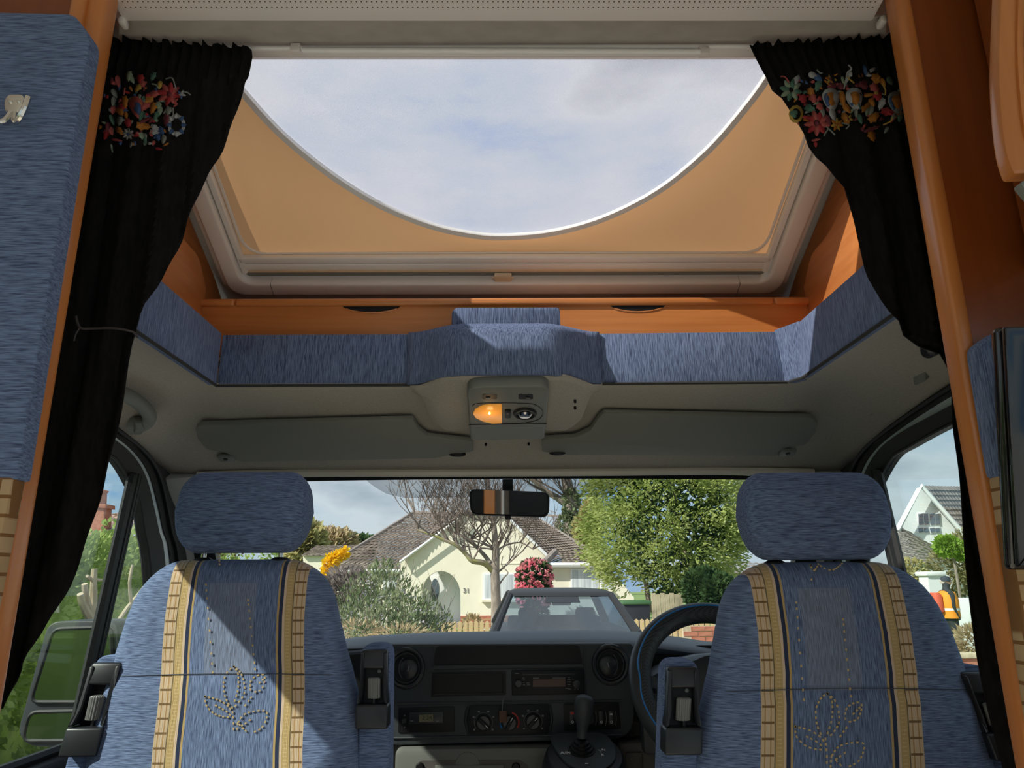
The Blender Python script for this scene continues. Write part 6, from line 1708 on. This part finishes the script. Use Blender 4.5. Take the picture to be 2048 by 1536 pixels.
for s in (-1, 1):
    mk('pillar', tube([cw(s * .97, 0), cw(s * .97, .5), cw(s * .97, 1)], [.05, .042, .038], 8), m_car, car)
    mk('side_window', prism([V3(cxm + s * .80, CARY + .2, zs_), V3(cxm + s * .59, CARY + .75, zr - .09), V3(cxm + s * .59, CARY + 2.4, zr - .10), V3(cxm + s * .80, CARY + 2.7, zs_)], (s * .01, 0, 0)), m_carglass, car, smooth=False)
    mk('rear_pillar', tube([V3(cxm + s * .80, CARY + 2.95, zs_), V3(cxm + s * .59, CARY + 2.5, zr - .08)], .06, 8), m_car, car)
    mr = mk('wing_mirror', loft([[V3(cxm + s * (.98 + .11 * math.cos(t)), CARY + .25 + y_, zs_ - .055 + .06 * k_ * math.sin(t)) for t in [2 * math.pi * j / 14 for j in range(14)]] for y_, k_ in ((-.09, .5), (-.06, .9), (.02, 1), (.06, 1))]), m_car, car)
    mk('mirror_arm', tube([V3(cxm + s * .82, CARY + .28, zs_ - .07), V3(cxm + s * .92, CARY + .26, zs_ - .06)], .025, 6), m_car, mr)
    mk('headrest', loft([[V3(cxm + s * .36 + .13 * k_ * sup(math.cos(t), .6), CARY + 1.5 + .05 * sup(math.sin(t), .7), zz) for t in [2 * math.pi * j / 16 for j in range(16)]] for zz, k_ in ((zs_ - .15, 1.3), (zs_ + .02, 1.2), (zs_ + .05, .7), (zs_ + .09, .9), (zs_ + .18, 1), (zs_ + .24, .8))]), m_carint, car)
    for yy in (CARY - .3, CARY + 2.3):
        mk('wheel', lathe(V3(cxm + s * .80, yy, .32), (s, 0, 0), [(0, -.1), (.32, -.1), (.32, .1), (.22, .11), (0, .11)], 24), m_black, car)
    mk('headlight', loft([[V3(cxm + s * .62 + .16 * k_ * math.cos(t), CARY - 1.20 - y_, .66 + .07 * k_ * math.sin(t)) for t in [2 * math.pi * j / 14 for j in range(14)]] for y_, k_ in ((-.1, 1), (.0, 1), (.03, .7))]), m_reflector, car)
mk('interior_tub', bx(cxm - .72, cxm + .72, CARY + .3, CARY + 2.8, .4, zs_ - .08), m_carint, car, smooth=False)
mk('rear_bench', bx(cxm - .62, cxm + .62, CARY + 2.0, CARY + 2.3, .5, zs_ + .12), m_carint, car, bevel=.05)
mk('interior_mirror', box(cw(0, .80) + V3(0, .10, 0), (.22, .03, .065)), m_carint, car, bevel=.015)
mk('shade_strip', grid([[cw(-.30 + .62 * j / 8, .80 + .20 * i / 3, .004) for j in range(9)] for i in range(4)]), m_carint, car)
mk('grille', bx(cxm - .4, cxm + .4, CARY - 1.28, CARY - 1.2, .40, .60), m_black, car, bevel=.02)
mk('dash_top', bx(cxm - .72, cxm + .72, CARY + .02, CARY + .5, zs_ - .10, zs_ - .03), m_carint, car, bevel=.03)

# ------------------------------------------------------------------ left: hedge, pruned tree, chimney house
hd_ = thing('hedge', 'tall bright green hedge outside the left window', 'hedge', (-4.4, 8, 0))
HB = []
for i in range(30):
    y_ = 3.4 + i * .27
    HB.append((V3(-4.5 + RN.uniform(-.15, .15), y_, 1.12), (.55, .42, 1.10 + RN.uniform(-.07, .07))))
pts, dirs = blob_pts(HB, 34000, .16)
pd = [(p_, d_) for p_, d_ in zip(pts, dirs) if d_.x > -.3]
o = mk('foliage', quads([a_[0] for a_ in pd], .046, 1.7, 0, [a_[1] for a_ in pd]), m_hedge, hd_, smooth=False); o['kind'] = 'stuff'
HB2 = [(V3(-4.6, 3.2 - i * .8, 1.1), (.6, .8, 1.15)) for i in range(18)]  # unseen run of hedge, added to turn the door mirror reflection green
pts, dirs = blob_pts(HB2, 6000, .2)
o = mk('rear_foliage', quads(pts, .12, 1.6, 0, dirs), m_hedge, hd_, smooth=False); o['kind'] = 'stuff'
for i in range(0, 30, 3):
    c_ = HB[i][0]; mk('stem', tube([V3(c_.x, c_.y, 0), V3(c_.x, c_.y, 1.8)], .05, 6), m_bark, hd_)
mk('inner_mass', loft([[V3(-4.55 + .30 * math.cos(t) * k_, 1.0 + 11 * math.sin(t), z) for t in [2 * math.pi * k / 20 for k in range(20)]] for z, k_ in ((.02, 1), (1.0, 1), (1.75, .9), (2.05, .5))]), m_hedge, hd_)
pt = thing('pruned_tree', 'pale lopped tree with cut branch stubs in front of the hedge', 'tree', P(190, 1400, X=-3.4) * 1 - V3(0, 0, P(190, 1400, X=-3.4).z))
def lx_(px, py, X=-3.4): return P(px, py, X=X)
for path, r_ in (([(214, 1520), (205, 1440), (195, 1330), (184, 1262), (182, 1235)], [.07, .065, .06, .05, .045]), ([(182, 1238), (172, 1222), (164, 1205), (160, 1188)], [.035, .03, .026, .024]), ([(180, 1225), (172, 1195), (169, 1168)], [.03, .026, .024]), ([(184, 1235), (187, 1190), (187, 1165), (189, 1138)], [.034, .03, .024, .022]), ([(187, 1162), (174, 1152)], [.016, .013]), ([(187, 1160), (203, 1160)], [.014, .010]),
                 ([(225, 1330), (232, 1305), (248, 1285), (262, 1270)], [.06, .055, .05, .04]), ([(228, 1360), (240, 1340), (262, 1330)], [.06, .05, .045]), ([(231, 1252), (255, 1215), (285, 1178), (300, 1150)], [.020, .018, .016, .012]), ([(263, 1215), (259, 1165), (265, 1130)], [.016, .014, .012])):
    mk('branch', tube(smooth_path([lx_(*q_) for q_ in path], 3), [r_[0] + (r_[-1] - r_[0]) * i / (3 * (len(path) - 1)) for i in range(3 * (len(path) - 1) + 1)], 7), m_palebark, pt)
ch = thing('chimney_house', 'red brick chimney and roof rising behind the left hedge', 'house', (-12, 20, 0))
CYY = 20
def C_(px, py, d=0): return P(px, py, Y=CYY + d)
mk('chimney_stack', prism([C_(180, 1100), C_(206, 1100), C_(208, 1014), C_(180, 1012)], (0, .4, 0)), m_brick, ch, smooth=False)
mk('chimney_cap', prism([C_(177, 1014, -.05), C_(211, 1016, -.05), C_(211, 1008, -.05), C_(177, 1006, -.05)], (0, .5, 0)), m_brick, ch, smooth=False)
mk('chimney_pot', lathe(C_(196, 1007, .15), (0, 0, 1), [(.22, -.05), (.2, .15), (.19, .28), (.23, .34), (.2, .36)], 14), m_brick, ch)
mk('aerial', tube([C_(188, 1006, .1), C_(188, 978, .1)], .015, 5), m_black, ch)
mk('aerial_bar', tube([C_(183, 984, .1), C_(194, 982, .1)], .012, 5), m_black, ch)
roof_tiles(C_(120, 1075, -.5), C_(345, 1070, -.5), C_(300, 1015, 3), C_(225, 1030, 3), 9, .3, pm('pinkish_roof_tile', (.42, .25, .19), (.48, .31, .25), s=(3, 3, 3), rough=.9), ch)
mk('house_wall', prism([C_(125, 1075), C_(340, 1070), V3(C_(340, 1220).x, CYY, -.05), V3(C_(125, 1220).x, CYY, -.05)], (0, .3, 0)), m_brick, ch, smooth=False)
plant('garden_grass_verge', 'rough dry grass strip below the left door mirror', 'grass', [(V3(-2.9, 4.2, .05), (.7, 2.2, .14))], 1800, .02, m_straw, (-2.9, 4.2, 0), 4)

# ------------------------------------------------------------------ right: white house, wall, person, shrubs
wh = thing('white_gable_house', 'white gabled house with dark roof seen through the right window', 'house', (17, 25, 0))
WY = 25
def W_(px, py, d=0): return P(px, py, Y=WY + d)
mk('gable_wall', prism([W_(1797, 1060), W_(1843, 974), W_(1960, 1105), W_(1960, 1215), W_(1797, 1215)], (0, .3, 0)), m_wpaint, wh, smooth=False)
roof_tiles(W_(1965, 1110, -.3), W_(2080, 1105, 5), W_(2000, 975, 5), W_(1844, 972, -.3), 14, .3, m_tile2, wh)
mk('barge_board', tube([W_(1795, 1062, -.35), W_(1843, 972, -.35), W_(1963, 1108, -.35)], .08, 6), m_wpaint, wh)
for y0, y1 in ((1027, 1051), (1055, 1066)):
    for x0, x1 in ((1836, 1856), (1859, 1879)):
        o_ = mk('window', prism([W_(x0 - 1, y0 - 1, -.03), W_(x1 + 1, y0 - 2, -.03), W_(x1 + 3, y1 - 1, -.03), W_(x0 + 2, y1 + 1, -.03)], (0, .05, 0)), m_wpaint, wh, smooth=False)
        mx_ = (x0 + x1) / 2 + 1
        for a, b in ((x0 + 1, mx_ - 1), (mx_ + 1, x1)):
            mk('pane', prism([W_(a, y0 + 1, -.05), W_(b, y0, -.05), W_(b + 2, y1 - 2, -.05), W_(a + 2, y1 - 1, -.05)], (0, .02, 0)), m_darkpane, o_, smooth=False)
roof_tiles(W_(1780, 1130, -3), W_(1905, 1130, -3), W_(1880, 1100, 0), W_(1797, 1052, 0), 10, .3, m_tile2, wh)
mk('lean_to_wall', prism([W_(1780, 1130, -2.9), W_(1905, 1130, -2.9), W_(1905, 1215, -2.9), W_(1780, 1215, -2.9)], (0, .2, 0)), m_wpaint, wh, smooth=False)
SY = 18
def S_(px, py, d=0): return P(px, py, Y=SY + d)
plant('brown_shrub', 'large brown-green loose shrub behind the white wall on the right', 'shrub', [blob_px(1905, 1140, 18.5, 40, 48), blob_px(1940, 1120, 18.5, 40, 55), blob_px(1975, 1150, 18.5, 40, 50)], 3600, .06, leaf_mat('brown_green_leaves', (.16, .15, .06), (.28, .25, .12), (.42, .37, .22), 3), (11, 18.5, 0), 2.4)
plant('bright_shrub_top', 'bright green leafy shrub top below the white gable', 'shrub', [blob_px(1893, 1092, 16.9, 20, 16), blob_px(1922, 1100, 16.9, 18, 13)], 900, .08, m_brleaf, (10, 16.9, 0), 1.6, trunk=[([V3(P(1905, 1100, Y=16.9).x, 16.9, 0), P(1905, 1100, Y=16.9)], .03)])
plant('olive_bush', 'pale olive bush left of the white gate pier', 'bush', [blob_px(1825, 1140, 20.6, 24, 18), blob_px(1800, 1160, 20.6, 40, 26)], 1200, .075, m_goldleaf, (10.9, 20.6, 0), 1.8, trunk=[([V3(P(1805, 1160, Y=20.6).x, 20.6, 0), P(1805, 1160, Y=20.6)], .04)])
pr_ = thing('gate_pier', 'white square gate pier with capstone behind the person', 'pier', (S_(1862, 1200).x, SY, 0))
a, b = S_(1846, 1152), S_(1877, 1152)
mk('pier_shaft', bx(a.x, b.x, SY - .2, SY + .2, 0, a.z), m_wpaint, pr_, smooth=False)
mk('capstone', bx(a.x - .05, b.x + .05, SY - .26, SY + .26, a.z, a.z + .10), m_wpaint, pr_, bevel=.02)
a, b = P(1880, 1196, Y=16.5), P(2120, 1196, Y=16.5)
o = mk('boundary_wall', prism([V3(a.x, 16.5, 0), V3(b.x, 16.5, 0), V3(b.x, 16.5, a.z), V3(a.x, 16.5, a.z)], (0, .2, 0)), m_wpaint, bevel=.02)
tag(o, 'smooth white boundary wall behind the person in orange', 'wall')
plant('clipped_grass', 'short green grass patch at the foot of the white wall', 'grass', [(V3(P(1918, 1255, Y=14.5).x, 14.5, .12), (.8, .5, .14))], 700, .04, m_brleaf, (9, 14.5, 0), 2)
plant('dry_shrub', 'straw-coloured dry shrub above the low brick wall on the right', 'shrub', [blob_px(1955, 1290, 9.9, 40, 32), blob_px(2000, 1285, 9.9, 35, 36)], 2400, .022, m_straw, (6.4, 9.9, 0), 4.5)
a, b = P(1900, 1316, Y=9.5), P(2060, 1312, Y=9.5)
brick_wall('front_wall', 'low red brick wall outside the right window below the dry shrub', a.x, 9.5, b.x, 9.5, max(.3, a.z), 6)
o = mk('wall_coping', box((V3((a.x + b.x) / 2, 9.5, max(.3, a.z) + .03)), (b.x - a.x, .16, .06)), m_fence2, bevel=.01)
tag(o, 'pale coping stones on the low brick wall at right', 'coping')

# person
def person():
    pc_ = P(1893, 1196, Y=15.2)
    bx_, by_ = pc_.x, 15.2
    root = thing('person', 'person in orange vest with backpack walking past the white wall', 'person', (bx_, by_, 0))
    me = bpy.data.meshes.new('body')
    J = {'pel': (0, 0, .95, .15), 'spine': (0, .02, 1.18, .15), 'chest': (.02, .03, 1.38, .17), 'neck': (.04, .04, 1.52, .065), 'head0': (.06, .04, 1.60, .085), 'head': (.07, .04, 1.70, .095),
         'ls': (.02, -.17, 1.43, .075), 'le': (.0, -.20, 1.15, .045), 'lw': (.08, -.18, .95, .034), 'lh': (.10, -.18, .88, .036),
         'rs': (.02, .21, 1.43, .075), 're': (-.02, .26, 1.15, .055), 'rw': (.10, .24, .95, .04), 'rh': (.13, .24, .88, .042),
         'lk': (.10, -.10, .50, .075), 'la': (.0, -.10, .09, .055), 'lt': (.14, -.10, .04, .045), 'rk': (-.02, .10, .50, .075), 'ra': (-.16, .10, .09, .055), 'rt': (-.03, .10, .04, .045)}
    E_ = [('pel', 'spine'), ('spine', 'chest'), ('chest', 'neck'), ('neck', 'head0'), ('head0', 'head'), ('chest', 'ls'), ('ls', 'le'), ('le', 'lw'), ('lw', 'lh'), ('chest', 'rs'), ('rs', 're'), ('re', 'rw'), ('rw', 'rh'), ('pel', 'lk'), ('lk', 'la'), ('la', 'lt'), ('pel', 'rk'), ('rk', 'ra'), ('ra', 'rt')]
    ks = list(J)
    me.from_pydata([Vector(J[k][:3]) for k in ks], [(ks.index(a), ks.index(b)) for a, b in E_], [])
    o_ = bpy.data.objects.new('body', me)
    m_cl = pm('dark_clothing', (.03, .035, .045), rough=.85); me.materials.append(m_cl)
    o_.modifiers.new('skin', 'SKIN')
    for i, k in enumerate(ks):
        sv = me.skin_vertices[0].data[i]; sv.radius = (J[k][3], J[k][3]); sv.use_root = (k == 'pel')
    sm_ = o_.modifiers.new('smooth', 'SUBSURF'); sm_.levels = 2; sm_.render_levels = 2
    finish(o_, root, V3(bx_, by_, 0))
    m_hi = pm('orange_vest', (.85, .30, .02), rough=.7); m_pack = pm('red_backpack', (.62, .10, .05), rough=.7); m_skin = pm('skin', (.55, .33, .25), rough=.6); m_cap = pm('dark_cap', (.03, .04, .06), rough=.8)
    def ringz(z, rx, ry, cx_=0.02, cy_=.02): return [V3(bx_ + cx_ + rx * math.cos(t), by_ + cy_ + ry * math.sin(t), z) for t in [2 * math.pi * k / 20 for k in range(20)]]
    mk('vest', loft([ringz(.92, .20, .24), ringz(1.1, .20, .24), ringz(1.3, .21, .25), ringz(1.45, .16, .22), ringz(1.49, .09, .10)]), m_hi, root)
    mk('vest_stripe', loft([ringz(1.08, .206, .247), ringz(1.13, .206, .247)], cap=False), m_white, root)
    pk2 = mk('backpack', loft([[V3(bx_ - .24 + .10 * k_ * sup(math.cos(t), .6), by_ + .0 + .15 * k_ * sup(math.sin(t), .6), z) for t in [2 * math.pi * j / 16 for j in range(16)]] for z, k_ in ((1.02, .7), (1.06, 1), (1.38, 1), (1.45, .7))]), m_pack, root)
    mk('pocket', box(V3(bx_ - .345, by_, 1.16), (.03, .2, .16)), m_white, pk2, bevel=.01)
    mk('head_skin', lathe(V3(bx_ + .085, by_ + .04, 1.60), (0, 0, 1), [(.0, -.02), (.06, .0), (.088, .06), (.09, .11), (.07, .17), (0, .19)], 18), m_skin, root)
    mk('cap', lathe(V3(bx_ + .06, by_ + .04, 1.68), (.1, 0, 1), [(.100, 0), (.102, .05), (.08, .10), (0, .125)], 18), m_cap, root)
    mk('hair', lathe(V3(bx_ + .04, by_ + .06, 1.64), (.1, 0, 1), [(.0, -.03), (.07, 0), (.09, .05), (.08, .08), (0, .09)], 16), pm('pale_hair', (.62, .58, .54), rough=.8), root)
    root.scale = (.93, .93, .93)
    mk('nose', lathe(V3(bx_ + .165, by_ + .04, 1.655), (1, 0, -.3), [(.016, 0), (.010, .02), (0, .03)], 8), m_skin, root)
person()
